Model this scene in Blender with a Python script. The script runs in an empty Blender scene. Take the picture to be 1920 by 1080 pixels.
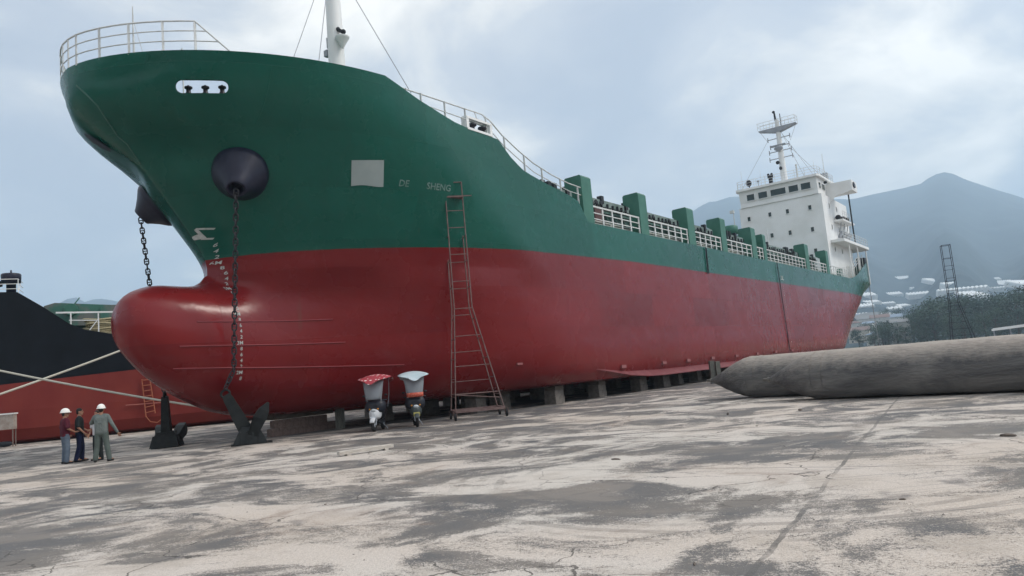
import bpy, bmesh, math, random
from mathutils import Vector, Matrix, Euler, noise
R = math.radians
S = bpy.context.scene
COL = S.collection
rnd = random.Random(7)

# ------------------------------------------------------------------ camera
cam_d = bpy.data.cameras.new("camera")
cam = bpy.data.objects.new("camera", cam_d)
COL.objects.link(cam)
cam_d.lens = 26.25
cam_d.sensor_width = 36
cam_d.clip_start = .1
cam_d.clip_end = 12000
cam.matrix_world = Matrix.Translation((0, 0, 1.68)) @ Matrix.Rotation(R(90 + 6.444), 4, 'X') @ Matrix.Rotation(R(-5.0), 4, 'Z')
S.camera = cam
S.render.resolution_x, S.render.resolution_y = 1024, 576

# ------------------------------------------------------------------ sky and sun
SUN_AZ, SUN_EL = R(96), R(46)
W = bpy.data.worlds.new("World"); S.world = W
W.use_nodes = True
nt = W.node_tree; N = nt.nodes; L = nt.links
for x in list(N): N.remove(x)
def nd(t, **kw):
    x = N.new(t)
    for k, v in kw.items(): setattr(x, k, v)
    return x
out = nd('ShaderNodeOutputWorld'); bg = nd('ShaderNodeBackground')
bg.inputs['Strength'].default_value = .1
sky = nd('ShaderNodeTexSky', sky_type='NISHITA')
sky.sun_disc = False
sky.sun_elevation = SUN_EL; sky.sun_rotation = SUN_AZ
sky.air_density = 1.0; sky.dust_density = 2.0; sky.ozone_density = 1.2
tc = nd('ShaderNodeTexCoord')
sep = nd('ShaderNodeSeparateXYZ'); L.new(tc.outputs['Generated'], sep.inputs[0])
def mth(op, a, b=None, clamp=False):
    m = nd('ShaderNodeMath', operation=op, use_clamp=clamp)
    for i, v in enumerate((a, b)):
        if v is None: continue
        if isinstance(v, (int, float)): m.inputs[i].default_value = v
        else: L.new(v, m.inputs[i])
    return m.outputs[0]
zz = mth('ADD', mth('MAXIMUM', sep.outputs['Z'], 0.0), .32)
cmb = nd('ShaderNodeCombineXYZ')
L.new(mth('DIVIDE', sep.outputs['X'], zz), cmb.inputs[0]); L.new(mth('DIVIDE', sep.outputs['Y'], zz), cmb.inputs[1])
def wnoise(scale, detail, rough, dist, off):
    mp = nd('ShaderNodeMapping'); mp.inputs['Location'].default_value = off
    L.new(cmb.outputs[0], mp.inputs[0])
    n = nd('ShaderNodeTexNoise'); L.new(mp.outputs[0], n.inputs['Vector'])
    n.inputs['Scale'].default_value = scale; n.inputs['Detail'].default_value = detail
    n.inputs['Roughness'].default_value = rough; n.inputs['Distortion'].default_value = dist
    return n.outputs['Fac']
def wramp(fac, stops):
    r = nd('ShaderNodeValToRGB'); L.new(fac, r.inputs[0])
    e = r.color_ramp.elements
    e[0].position, e[0].color = stops[0][0], (*stops[0][1], 1)
    e[1].position, e[1].color = stops[-1][0], (*stops[-1][1], 1)
    for p, c in stops[1:-1]:
        k = e.new(p); k.color = (*c, 1)
    return r.outputs['Color']
big = wnoise(1.15, 7, .52, .35, (3.3, 1.75, 0))
fine = wnoise(2.6, 8, .55, .5, (9.1, 4.2, 0))
cl = mth('ADD', mth('MULTIPLY', big, .62), mth('MULTIPLY', fine, .38))
# cloud sheet: blue-grey undersides to white where the sheet is thin and lit (radiances, times the strength .1)
sheet = wramp(cl, [(.41, (4.15, 4.5, 5.15)), (.46, (4.9, 5.15, 5.65)), (.50, (5.7, 5.85, 6.1)), (.54, (7.9, 7.7, 7.3)), (.59, (10.6, 10.1, 9.2))])
# thin cloud is brighter round the hidden sun, which stands to the right of the picture
dt = nd('ShaderNodeVectorMath', operation='DOT_PRODUCT'); L.new(tc.outputs['Generated'], dt.inputs[0])
dt.inputs[1].default_value = (math.sin(SUN_AZ) * math.cos(SUN_EL), math.cos(SUN_AZ) * math.cos(SUN_EL), math.sin(SUN_EL))
glow = mth('MULTIPLY', mth('POWER', mth('MAXIMUM', dt.outputs['Value'], 0.0), 5.0), 1.5)
gm = nd('ShaderNodeVectorMath', operation='SCALE'); L.new(sheet, gm.inputs[0]); L.new(mth('ADD', glow, 1.0), gm.inputs['Scale'])
sheet = gm.outputs[0]
mix = nd('ShaderNodeMix', data_type='RGBA'); mix.inputs['Factor'].default_value = .88
L.new(sky.outputs[0], mix.inputs['A']); L.new(sheet, mix.inputs['B'])
L.new(mix.outputs['Result'], bg.inputs['Color']); L.new(bg.outputs[0], out.inputs['Surface'])

sun_d = bpy.data.lights.new("sun", 'SUN'); sun_d.energy = 1.5; sun_d.angle = R(14); sun_d.color = (1, .93, .84)
sun = bpy.data.objects.new("sun", sun_d); COL.objects.link(sun)
sdir = Vector((math.sin(SUN_AZ) * math.cos(SUN_EL), math.cos(SUN_AZ) * math.cos(SUN_EL), math.sin(SUN_EL)))
sun.rotation_euler = (-sdir).to_track_quat('-Z', 'Y').to_euler()
sun.location = sdir * 60
S.view_settings.view_transform = 'Standard'
S.view_settings.look = 'None'
S.view_settings.exposure = 0.5
S.view_settings.gamma = 1.0
S.view_settings.use_curve_mapping = False
S.cycles.volume_bounces = 6
S.cycles.max_bounces = 12

# ------------------------------------------------------------------ helpers
class MB:
    """Collects shapes and links them as one mesh object."""
    def __init__(s): s.v = []; s.f = []; s.m = []; s.sm = []
    def add(s, vs, fs, smooth=False, mi=0):
        o = len(s.v); s.v += [tuple(p) for p in vs]
        for f in fs:
            s.f.append([o + i for i in f]); s.m.append(mi); s.sm.append(smooth)
    def box(s, c, size, rot=None, mi=0, taper=1.0):
        hx, hy, hz = [d / 2 for d in size]; c = Vector(c)
        P = []
        for z, k in ((-hz, 1), (hz, taper)):
            for x, y in ((-hx, -hy), (hx, -hy), (hx, hy), (-hx, hy)):
                p = Vector((x * k, y * k, z))
                if rot is not None: p = rot @ p
                P.append(c + p)
        s.add(P, [(3, 2, 1, 0), (4, 5, 6, 7), (0, 1, 5, 4), (1, 2, 6, 5), (2, 3, 7, 6), (3, 0, 4, 7)], mi=mi)
    def bar(s, p0, p1, w, h, up=(0, 0, 1), mi=0):
        p0, p1 = Vector(p0), Vector(p1); d = (p1 - p0); ln = d.length
        if ln < 1e-6: return
        d /= ln; up = Vector(up)
        if abs(d.dot(up)) > .98: up = Vector((1, 0, 0))
        sx = d.cross(up).normalized(); uz = sx.cross(d)
        m = Matrix((sx, d, uz)).transposed()
        s.box((p0 + p1) / 2, (w, ln, h), m, mi)
    def cyl(s, p0, p1, r0, r1=None, n=10, caps=True, smooth=True, mi=0):
        p0, p1 = Vector(p0), Vector(p1); r1 = r0 if r1 is None else r1
        d = (p1 - p0).normalized(); up = Vector((0, 0, 1)) if abs(d.z) < .9 else Vector((1, 0, 0))
        a = d.cross(up).normalized(); b = d.cross(a)
        P = []
        for p, r in ((p0, r0), (p1, r1)):
            for i in range(n):
                t = 2 * math.pi * i / n
                P.append(p + (a * math.cos(t) + b * math.sin(t)) * r)
        s.add(P, [(i, (i + 1) % n, n + (i + 1) % n, n + i) for i in range(n)], smooth, mi)
        if caps:
            s.add(P[:n], [tuple(range(n - 1, -1, -1))], mi=mi); s.add(P[n:], [tuple(range(n))], mi=mi)
    def tube(s, path, r, n=8, closed=False, caps=True, mi=0, radii=None):
        path = [Vector(p) for p in path]; m = len(path); P = []
        T = []
        for i in range(m):
            a = path[(i - 1) % m] if (closed or i > 0) else path[i]
            b = path[(i + 1) % m] if (closed or i < m - 1) else path[i]
            T.append((b - a).normalized())
        up = Vector((0, 0, 1)) if abs(T[0].z) < .9 else Vector((1, 0, 0))
        x = T[0].cross(up).normalized()
        for i in range(m):
            x = (x - T[i] * x.dot(T[i])).normalized(); y = T[i].cross(x)
            rr = radii[i] if radii else r
            for k in range(n):
                t = 2 * math.pi * k / n
                P.append(path[i] + (x * math.cos(t) + y * math.sin(t)) * rr)
        F = []
        for i in range(m if closed else m - 1):
            j = (i + 1) % m
            for k in range(n):
                F.append((i * n + k, i * n + (k + 1) % n, j * n + (k + 1) % n, j * n + k))
        s.add(P, F, True, mi)
        if caps and not closed:
            s.add(P[:n], [tuple(range(n - 1, -1, -1))], mi=mi); s.add(P[-n:], [tuple(range(n))], mi=mi)
    def lathe(s, prof, c=(0, 0, 0), axis=(0, 0, 1), n=16, mi=0, smooth=True):
        c = Vector(c); d = Vector(axis).normalized(); up = Vector((0, 0, 1)) if abs(d.z) < .9 else Vector((1, 0, 0))
        a = d.cross(up).normalized(); b = d.cross(a); P = []
        for r, z in prof:
            for i in range(n):
                t = 2 * math.pi * i / n
                P.append(c + d * z + (a * math.cos(t) + b * math.sin(t)) * r)
        F = []
        for j in range(len(prof) - 1):
            for i in range(n):
                F.append((j * n + i, j * n + (i + 1) % n, (j + 1) * n + (i + 1) % n, (j + 1) * n + i))
        s.add(P, F, smooth, mi)
        s.add(P[:n], [tuple(range(n - 1, -1, -1))], mi=mi); s.add(P[-n:], [tuple(range(n))], mi=mi)
    def prism(s, poly, o, ax, ay, depth, mi=0):
        """poly in the plane (ax, ay) at o, extruded by the vector depth."""
        o, ax, ay, depth = Vector(o), Vector(ax), Vector(ay), Vector(depth); n = len(poly)
        A = [o + ax * x + ay * y for x, y in poly]; B = [p + depth for p in A]
        s.add(A + B, [tuple(range(n - 1, -1, -1)), tuple(range(n, 2 * n))] + [(i, (i + 1) % n, n + (i + 1) % n, n + i) for i in range(n)], mi=mi)
    def ell(s, c, r, n=12, mi=0, rot=None, lo=-90, hi=90):
        c = Vector(c); P = []; m = max(5, n // 2)
        for j in range(m + 1):
            ph = R(lo + (hi - lo) * j / m)
            for i in range(n):
                t = 2 * math.pi * i / n
                p = Vector((r[0] * math.cos(ph) * math.cos(t), r[1] * math.cos(ph) * math.sin(t), r[2] * math.sin(ph)))
                if rot is not None: p = rot @ p
                P.append(c + p)
        F = [(j * n + i, j * n + (i + 1) % n, (j + 1) * n + (i + 1) % n, (j + 1) * n + i) for j in range(m) for i in range(n)]
        s.add(P, F, True, mi)
    def build(s, name, mat, parent=None, loc=None, rot=None):
        me = bpy.data.meshes.new(name); me.from_pydata(s.v, [], s.f)
        for m in (mat if isinstance(mat, (list, tuple)) else [mat]): me.materials.append(m)
        me.polygons.foreach_set('material_index', s.m); me.polygons.foreach_set('use_smooth', s.sm)
        me.update()
        o = bpy.data.objects.new(name, me); COL.objects.link(o)
        if parent is not None: o.parent = parent
        if loc is not None: o.location = loc
        if rot is not None: o.rotation_euler = rot
        return o
def tag(o, label=None, cat=None, group=None, kind=None):
    if label: o['label'] = label
    if cat: o['category'] = cat
    if group: o['group'] = group
    if kind: o['kind'] = kind
    return o
def empty(name, loc=(0, 0, 0), rz=0.0, label=None, cat=None, group=None):
    o = bpy.data.objects.new(name, None); COL.objects.link(o)
    o.empty_display_size = .2
    o.location = loc; o.rotation_euler = (0, 0, rz)
    return tag(o, label, cat, group)
def copy_tree(o, parent=None):
    c = o.copy(); COL.objects.link(c)
    if parent is not None: c.parent = parent
    for ch in list(o.children): copy_tree(ch, c)
    return c
MATS = {}
def mat(name, c1, rough=.6, c2=None, scale=3.0, detail=5, bump=0.0, bscale=None, metal=0.0, spec=.28, lo=.35, hi=.65, stretch=(1, 1, 1), coord='Object', dist=0.0, extra=None):
    """Principled material whose base colour wanders between c1 and c2."""
    if name in MATS: return MATS[name]
    m = bpy.data.materials.new(name); m.use_nodes = True; MATS[name] = m
    t = m.node_tree; b = t.nodes['Principled BSDF']
    b.inputs['Roughness'].default_value = rough; b.inputs['Metallic'].default_value = metal
    b.inputs['Specular IOR Level'].default_value = spec
    b.inputs['Base Color'].default_value = (*c1, 1)
    if c2 is not None or bump:
        co = t.nodes.new('ShaderNodeTexCoord'); mp = t.nodes.new('ShaderNodeMapping')
        mp.inputs['Scale'].default_value = stretch
        t.links.new(co.outputs[coord], mp.inputs[0])
        n = t.nodes.new('ShaderNodeTexNoise'); n.inputs['Scale'].default_value = scale; n.inputs['Detail'].default_value = detail
        n.inputs['Distortion'].default_value = dist; n.inputs['Roughness'].default_value = .6
        t.links.new(mp.outputs[0], n.inputs['Vector'])
        if c2 is not None:
            r = t.nodes.new('ShaderNodeValToRGB'); e = r.color_ramp.elements
            e[0].position, e[0].color = lo, (*c1, 1); e[1].position, e[1].color = hi, (*c2, 1)
            t.links.new(n.outputs['Fac'], r.inputs[0]); t.links.new(r.outputs[0], b.inputs['Base Color'])
        if bump:
            n2 = n
            if bscale:
                n2 = t.nodes.new('ShaderNodeTexNoise'); n2.inputs['Scale'].default_value = bscale; n2.inputs['Detail'].default_value = 6
                t.links.new(mp.outputs[0], n2.inputs['Vector'])
            bp = t.nodes.new('ShaderNodeBump'); bp.inputs['Strength'].default_value = bump; bp.inputs['Distance'].default_value = .05
            t.links.new(n2.outputs['Fac'], bp.inputs['Height']); t.links.new(bp.outputs[0], b.inputs['Normal'])
    return m
M_WHITE = mat('white_paint', (.76, .77, .77), .45, (.68, .69, .68), .5, detail=8)
M_RAIL = mat('rail_paint', (.62, .64, .64), .5, (.5, .51, .5), 4)
M_GREEN = mat('deck_green', (.035, .13, .095), .45, (.05, .16, .12), 1.5)
M_HATCH = mat('hatch_green', (.04, .105, .085), .6, (.10, .16, .14), 2.5, detail=8)
M_BLACK = mat('black_steel', (.012, .013, .02), .42, (.022, .024, .032), 5)
M_DARK = mat('dark_fitting', (.02, .024, .03), .6)
M_RUST = mat('rusty_pipe', (.16, .075, .06), .7, (.24, .15, .13), 6)
M_GLASS = mat('window_glass', (.012, .03, .03), .08, spec=.6)
M_RUBBER = mat('tyre_rubber', (.018, .018, .02), .8)
M_CONC = mat('block_concrete', (.22, .20, .185), .9, (.32, .29, .26), 5, detail=8, bump=.4)
M_ROPE = mat('pale_rope', (.55, .53, .46), .9, (.42, .40, .34), 30, stretch=(1, 1, 1))
M_GREY = mat('grey_paint', (.25, .27, .30), .5, (.33, .35, .38), 2)
def lerp_tab(tab, x):
    if x <= tab[0][0]: return tab[0][1]
    for (a, b), (c, d) in zip(tab, tab[1:]):
        if x <= c:
            return b + (d - b) * (x - a) / (c - a)
    return tab[-1][1]
def smooth_tab(tab, x):
    """Monotone-ish cubic through a table of (x, y)."""
    n = len(tab)
    if x <= tab[0][0]: return tab[0][1]
    if x >= tab[-1][0]: return tab[-1][1]
    i = 0
    while x > tab[i + 1][0]: i += 1
    def slope(k):
        if k <= 0 or k >= n - 1:
            j = min(max(k, 0), n - 2) if k <= 0 else n - 2
            return (tab[j + 1][1] - tab[j][1]) / (tab[j + 1][0] - tab[j][0])
        d0 = (tab[k][1] - tab[k - 1][1]) / (tab[k][0] - tab[k - 1][0])
        d1 = (tab[k + 1][1] - tab[k][1]) / (tab[k + 1][0] - tab[k][0])
        if d0 * d1 <= 0: return 0.0
        return 2 * d0 * d1 / (d0 + d1)
    x0, y0 = tab[i]; x1, y1 = tab[i + 1]
    h = x1 - x0; t = (x - x0) / h
    m0, m1 = slope(i) * h, slope(i + 1) * h
    return (2*t**3 - 3*t**2 + 1) * y0 + (t**3 - 2*t**2 + t) * m0 + (-2*t**3 + 3*t**2) * y1 + (t**3 - t**2) * m1
HBM = 6.6                      # half breadth amidships
ZN = 6.3                       # level of the notch above the bulb
STEM = [(6.3, 15.75), (6.6, 15.76), (6.94, 15.66), (7.4, 15.42), (8.41, 14.72), (9.2, 14.12), (9.97, 13.52), (10.48, 12.95), (10.77, 12.55), (11.16, 11.95), (11.53, 11.47), (11.99, 11.13), (12.35, 11.02), (13.1, 10.97)]
RIM = [(10.0, 13.1), (19.3, 13.1), (20.0, 12.88), (20.84, 12.6), (22.35, 12.27), (23.3, 12.08), (26.0, 11.98), (26.56, 11.52), (27.2, 11.1), (27.9, 10.83), (29.4, 10.56), (31.25, 10.3), (32.4, 10.12), (33.0, 9.3), (33.3, 9.05), (91.5, 9.05), (94, 9.25), (97, 9.8), (101, 10.9), (104.5, 11.7), (109, 12.0)]
def stem_s(z): return smooth_tab(STEM, z)
def rim_z(s): return lerp_tab(RIM, s)
def half_upper(s, z):
    """Half breadth forward (s < 34) above the notch level."""
    z = min(max(z, ZN), 13.1)
    s0 = stem_s(z)
    k = (z - ZN) / (13.1 - ZN)
    s1 = 28.6 + (20.6 - 28.6) * k
    a = 1.6 + .4 * k
    b = .60 - .02 * k
    t = (s - s0) / (s1 - s0)
    if t <= 0: return 0.0
    if t >= 1: return HBM
    h = HBM * (1 - (1 - t) ** a) ** b
    lin = (2.3 + 1.3 * k + 14 * max(0, k - .42)) * (s - s0)           # finite entrance angle, so the stem shows as an edge
    h = h * lin / (h ** 5 + lin ** 5) ** .2
    w = min(max((12.9 - z) / .5, 0), 1) * min(max((z - 9.6) / .6, 0), 1)
    if w > 0:                                   # flat stem plate with an edge on either side, in the raked part
        ds = s - s0; xc = lerp_tab([(9.6, .05), (10.2, .2), (10.7, .45), (11.2, .65), (11.7, .82), (12.4, .6), (12.9, .5)], z)
        h = h * (1 - w) + min(h, 7.5 * ds, xc + 1.75 * (ds - xc / 7.5)) * w
    return h
AFT_TOP = [(34, 6.6), (90, 6.6), (95, 6.55), (100, 6.4), (104, 6.15), (109, 5.5)]
AFT_MID = [(34, 6.6), (87, 6.6), (91, 6.55), (95, 6.3), (99, 5.8), (103, 4.9), (106, 3.8), (109, 2.6)]
def half_aft(s, z):
    k = min(max((z - ZN) / 2.9, 0), 1)
    return smooth_tab(AFT_MID, s) * (1 - k) + smooth_tab(AFT_TOP, s) * k
def half(s, z):
    return half_upper(s, z) if s < 34 else half_aft(s, z)
SEC = [   # lower sections: (station, points from the bottom centre to z = ZN)
 (12.3, [(0, 4.5)] * 8),
 (12.5, [(0, 3.75), (.3, 3.8), (.58, 4.05), (.7, 4.4), (.66, 4.75), (.5, 5.0), (.26, 5.18), (0, 5.25)]),
 (12.95, [(0, 3.1), (.45, 3.2), (.9, 3.65), (1.08, 4.3), (1.0, 4.9), (.72, 5.32), (.36, 5.55), (0, 5.62)]),
 (13.75, [(0, 2.35), (.6, 2.5), (1.15, 3.1), (1.4, 4.0), (1.3, 4.85), (.95, 5.45), (.48, 5.75), (0, 5.83)]),
 (14.6, [(0, 1.78), (.65, 1.95), (1.3, 2.7), (1.6, 3.8), (1.5, 4.75), (1.08, 5.42), (.52, 5.74), (0, 5.82)]),
 (15.3, [(0, 1.42), (.7, 1.6), (1.45, 2.45), (1.74, 3.7), (1.62, 4.7), (1.15, 5.4), (.5, 5.78), (0, 5.9)]),
 (15.75, [(0, 1.22), (.7, 1.4), (1.5, 2.3), (1.82, 3.6), (1.7, 4.7), (1.22, 5.4), (.5, 5.9), (0, 6.3)]),
 (17.0, [(0, .95), (.8, 1.1), (1.65, 2.0), (2.05, 3.3), (2.0, 4.5), (1.8, 5.35), (1.85, 5.85), (2.13, 6.3)]),
 (19.0, [(0, .85), (1.2, .9), (2.2, 1.6), (2.75, 2.8), (2.95, 4.2), (3.05, 5.2), (3.3, 5.8), (3.66, 6.3)]),
 (22.0, [(0, .85), (2.2, .85), (3.4, 1.3), (4.1, 2.4), (4.5, 3.8), (4.75, 4.9), (4.95, 5.6), (5.14, 6.3)]),
 (26.0, [(0, .85), (3.8, .85), (5.0, 1.2), (5.75, 2.2), (6.05, 3.6), (6.2, 4.7), (6.27, 5.5), (6.3, 6.3)]),
 (30.0, [(0, .85), (5.0, .85), (6.1, 1.2), (6.5, 2.1), (6.6, 3.4), (6.6, 4.6), (6.6, 5.5), (6.6, 6.3)]),
 (34.0, [(0, .85), (5.5, .85), (6.35, 1.15), (6.6, 2.0), (6.6, 3.4), (6.6, 4.7), (6.6, 5.5), (6.6, 6.3)]),
 (85.0, [(0, .85), (5.5, .85), (6.35, 1.15), (6.6, 2.0), (6.6, 3.4), (6.6, 4.7), (6.6, 5.5), (6.6, 6.3)]),
 (89.5, [(0, .85), (4.0, .85), (5.3, 1.3), (6.0, 2.3), (6.35, 3.5), (6.5, 4.7), (6.55, 5.5), (6.58, 6.3)]),
 (95.0, [(0, .85), (1.6, .9), (3.1, 1.5), (4.5, 2.6), (5.3, 3.8), (5.9, 4.8), (6.2, 5.6), (6.37, 6.3)]),
 (99.0, [(0, .85), (.4, 1.1), (1.2, 1.8), (2.6, 2.9), (3.8, 3.9), (4.8, 4.9), (5.4, 5.6), (5.85, 6.3)]),
 (102.0, [(0, 1.6), (.15, 2.2), (.4, 2.9), (1.0, 3.7), (2.3, 4.4), (3.6, 5.1), (4.5, 5.7), (5.22, 6.3)]),
 (105.0, [(0, 4.3), (.4, 4.4), (1.0, 4.6), (1.8, 4.9), (2.7, 5.2), (3.4, 5.6), (3.9, 5.95), (4.36, 6.3)]),
 (107.5, [(0, 5.6), (.4, 5.62), (1.0, 5.68), (1.6, 5.76), (2.2, 5.9), (2.6, 6.0), (2.9, 6.15), (3.25, 6.3)]),
 (109.0, [(0, 6.2), (.4, 6.21), (.9, 6.22), (1.3, 6.23), (1.7, 6.25), (2.0, 6.27), (2.3, 6.28), (2.6, 6.3)]),
]
def lower_section(s, nv):
    """nv + 1 points (x, z) from the bottom centre up to the notch level at station s."""
    pts = []
    for k in range(8):
        pts.append((smooth_tab([(a, p[k][0]) for a, p in SEC], s), smooth_tab([(a, p[k][1]) for a, p in SEC], s)))
    if s >= 15.75:
        pts[7] = (half(s, ZN), ZN)
    # Catmull-Rom through the eight points
    out = []
    for i in range(nv + 1):
        f = i / nv * 7; j = min(int(f), 6); t = f - j
        p0, p1, p2, p3 = pts[max(j-1, 0)], pts[j], pts[j+1], pts[min(j+2, 7)]
        if j == 0: p0 = (-pts[1][0], pts[1][1])
        q = []
        for c in (0, 1):
            q.append(.5 * (2*p1[c] + (p2[c]-p0[c])*t + (2*p0[c]-5*p1[c]+4*p2[c]-p3[c])*t*t + (3*p1[c]-p0[c]-3*p2[c]+p3[c])*t**3))
        out.append((max(q[0], 0.0), q[1]))
    out[0] = (0.0, out[0][1])
    if s < 15.75: out[-1] = (0.0, out[-1][1])
    return out
def hull_x(s, z):
    """Half breadth of the hull at any station and height."""
    if z >= ZN: return half(s, z)
    sec = lower_section(s, 60)
    best = 0.0
    for (x0, z0), (x1, z1) in zip(sec, sec[1:]):
        if (z0 - z) * (z1 - z) <= 0 and z0 != z1:
            best = max(best, x0 + (x1 - x0) * (z - z0) / (z1 - z0))
    return best
# ------------------------------------------------------------------ ground
def ground_material():
    m = bpy.data.materials.new('worn_concrete'); m.use_nodes = True
    t = m.node_tree; b = t.nodes['Principled BSDF']; K = t.nodes; LK = t.links
    b.inputs['Specular IOR Level'].default_value = .25
    co = K.new('ShaderNodeTexCoord')
    def noise_(scale, detail, rough, dist, stretch=(1, 1, 1), rz=0.0, off=(0, 0, 0)):
        mp = K.new('ShaderNodeMapping'); mp.inputs['Scale'].default_value = stretch; mp.inputs['Rotation'].default_value = (0, 0, rz); mp.inputs['Location'].default_value = off
        LK.new(co.outputs['Object'], mp.inputs[0])
        n = K.new('ShaderNodeTexNoise'); LK.new(mp.outputs[0], n.inputs['Vector'])
        n.inputs['Scale'].default_value = scale; n.inputs['Detail'].default_value = detail; n.inputs['Roughness'].default_value = rough; n.inputs['Distortion'].default_value = dist
        return n.outputs['Fac']
    def mm(op, a, c, clamp=False):
        x = K.new('ShaderNodeMath'); x.operation = op; x.use_clamp = clamp
        for i, v in enumerate((a, c)):
            if isinstance(v, (int, float)): x.inputs[i].default_value = v
            else: LK.new(v, x.inputs[i])
        return x.outputs[0]
    def ramp(fac, stops, interp='LINEAR'):
        r = K.new('ShaderNodeValToRGB'); LK.new(fac, r.inputs[0]); e = r.color_ramp.elements; r.color_ramp.interpolation = interp
        e[0].position, e[0].color = stops[0][0], (*stops[0][1], 1); e[1].position, e[1].color = stops[-1][0], (*stops[-1][1], 1)
        for p, c in stops[1:-1]:
            k = e.new(p); k.color = (*c, 1)
        return r.outputs[0]
    def mixc(f, a, c, blend='MIX'):
        x = K.new('ShaderNodeMix'); x.data_type = 'RGBA'; x.blend_type = blend
        if isinstance(f, (int, float)): x.inputs['Factor'].default_value = f
        else: LK.new(f, x.inputs['Factor'])
        for nm, v in (('A', a), ('B', c)):
            if isinstance(v, tuple): x.inputs[nm].default_value = (*v, 1)
            else: LK.new(v, x.inputs[nm])
        return x.outputs['Result']
    # dusty crust over dark, worn concrete; the crust is broken along its edge by grit
    patch = noise_(.36, 8, .66, 1.0, (1.0, 1.2, 1), R(-22), (14.3, 5.2, 0))
    wear = noise_(2.0, 7, .7, 1.2, (.75, 1.3, 1), R(-24), (3, 8, 0))
    grit = noise_(26, 5, .7, 0)
    speck = noise_(62, 2, .6, 0)
    edge = mm('ADD', patch, mm('ADD', mm('MULTIPLY', mm('SUBTRACT', wear, .5), .24), mm('ADD', mm('MULTIPLY', mm('SUBTRACT', grit, .5), .26), mm('MULTIPLY', mm('SUBTRACT', speck, .5), .34))))
    # strip along the ship: stained dark, with under-hull shade painted into the tone
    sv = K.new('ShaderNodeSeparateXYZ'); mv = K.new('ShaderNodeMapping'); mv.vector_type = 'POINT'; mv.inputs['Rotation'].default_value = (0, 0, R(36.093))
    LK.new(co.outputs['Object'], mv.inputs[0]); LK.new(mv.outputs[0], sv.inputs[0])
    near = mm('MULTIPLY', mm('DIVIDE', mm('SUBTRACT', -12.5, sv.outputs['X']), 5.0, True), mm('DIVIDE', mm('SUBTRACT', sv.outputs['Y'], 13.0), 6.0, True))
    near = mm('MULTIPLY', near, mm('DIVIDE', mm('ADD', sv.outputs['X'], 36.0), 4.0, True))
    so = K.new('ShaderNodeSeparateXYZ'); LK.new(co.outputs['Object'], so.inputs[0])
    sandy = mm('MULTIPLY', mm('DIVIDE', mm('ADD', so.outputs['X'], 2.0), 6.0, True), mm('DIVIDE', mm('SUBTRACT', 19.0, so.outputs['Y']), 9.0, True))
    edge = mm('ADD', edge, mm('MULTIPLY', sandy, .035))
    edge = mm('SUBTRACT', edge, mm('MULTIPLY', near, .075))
    mask = ramp(edge, [(.475, (0, 0, 0)), (.495, (.5, .5, .5)), (.525, (1, 1, 1))])
    tone = noise_(.17, 4, .5, .4, off=(31, 7, 0))
    pale = ramp(tone, [(.38, (.51, .47, .425)), (.5, (.51, .445, .395)), (.62, (.465, .385, .32))])
    pale = mixc(ramp(grit, [(.35, (0, 0, 0)), (.72, (1, 1, 1))]), pale, (.62, .56, .50))
    pale = mixc(ramp(speck, [(.52, (0, 0, 0)), (.68, (.7, .7, .7))]), pale, (.24, .22, .205))
    tone2 = noise_(.5, 5, .55, .6, off=(2, 44, 0))
    dark = ramp(tone2, [(.36, (.105, .104, .106)), (.5, (.135, .128, .123)), (.64, (.185, .165, .146))])
    dark = mixc(ramp(grit, [(.5, (0, 0, 0)), (.75, (.5, .5, .5))]), dark, (.23, .205, .185))
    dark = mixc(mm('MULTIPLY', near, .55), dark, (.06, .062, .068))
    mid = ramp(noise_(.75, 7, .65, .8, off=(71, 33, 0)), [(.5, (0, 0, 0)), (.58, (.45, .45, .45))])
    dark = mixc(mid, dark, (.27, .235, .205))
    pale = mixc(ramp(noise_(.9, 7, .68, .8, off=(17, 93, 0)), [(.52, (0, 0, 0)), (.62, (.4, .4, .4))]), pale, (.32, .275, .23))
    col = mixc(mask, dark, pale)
    # drag marks and tyre scuffs
    drag = noise_(1.0, 4, .6, .3, (.18, 7, 1), R(-60), (7, 3, 0))
    dragm = mm('MULTIPLY', ramp(drag, [(.56, (0, 0, 0)), (.68, (1, 1, 1))]), ramp(noise_(.22, 2, .5, 0, off=(60, 12, 0)), [(.48, (0, 0, 0)), (.6, (.6, .6, .6))]))
    col = mixc(dragm, col, (.125, .122, .124))
    # curved tyre scuff where something heavy was turned
    tv = K.new('ShaderNodeVectorMath'); tv.operation = 'DISTANCE'; LK.new(co.outputs['Object'], tv.inputs[0]); tv.inputs[1].default_value = (3.4, 11.6, 0)
    ring = mm('MULTIPLY', mm('LESS_THAN', mm('ABSOLUTE', mm('SUBTRACT', tv.outputs['Value'], 4.2), 0), .75), mm('LESS_THAN', mm('FRACT', mm('MULTIPLY', tv.outputs['Value'], 2.9), 0), .42))
    ring = mm('MULTIPLY', ring, ramp(noise_(1.1, 5, .6, .4, off=(8, 2, 0)), [(.42, (0, 0, 0)), (.6, (.42, .42, .42))]))
    col = mixc(ring, col, (.16, .145, .13))
    # shrinkage cracks
    vo = K.new('ShaderNodeTexVoronoi'); vo.feature = 'DISTANCE_TO_EDGE'; vo.inputs['Scale'].default_value = .42
    dv = K.new('ShaderNodeVectorMath'); dv.operation = 'ADD'
    nv = K.new('ShaderNodeTexNoise'); nv.inputs['Scale'].default_value = 1.3; nv.inputs['Detail'].default_value = 5; LK.new(co.outputs['Object'], nv.inputs['Vector'])
    sv2 = K.new('ShaderNodeVectorMath'); sv2.operation = 'SCALE'; sv2.inputs['Scale'].default_value = 1.1; LK.new(nv.outputs['Color'], sv2.inputs[0])
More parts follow.
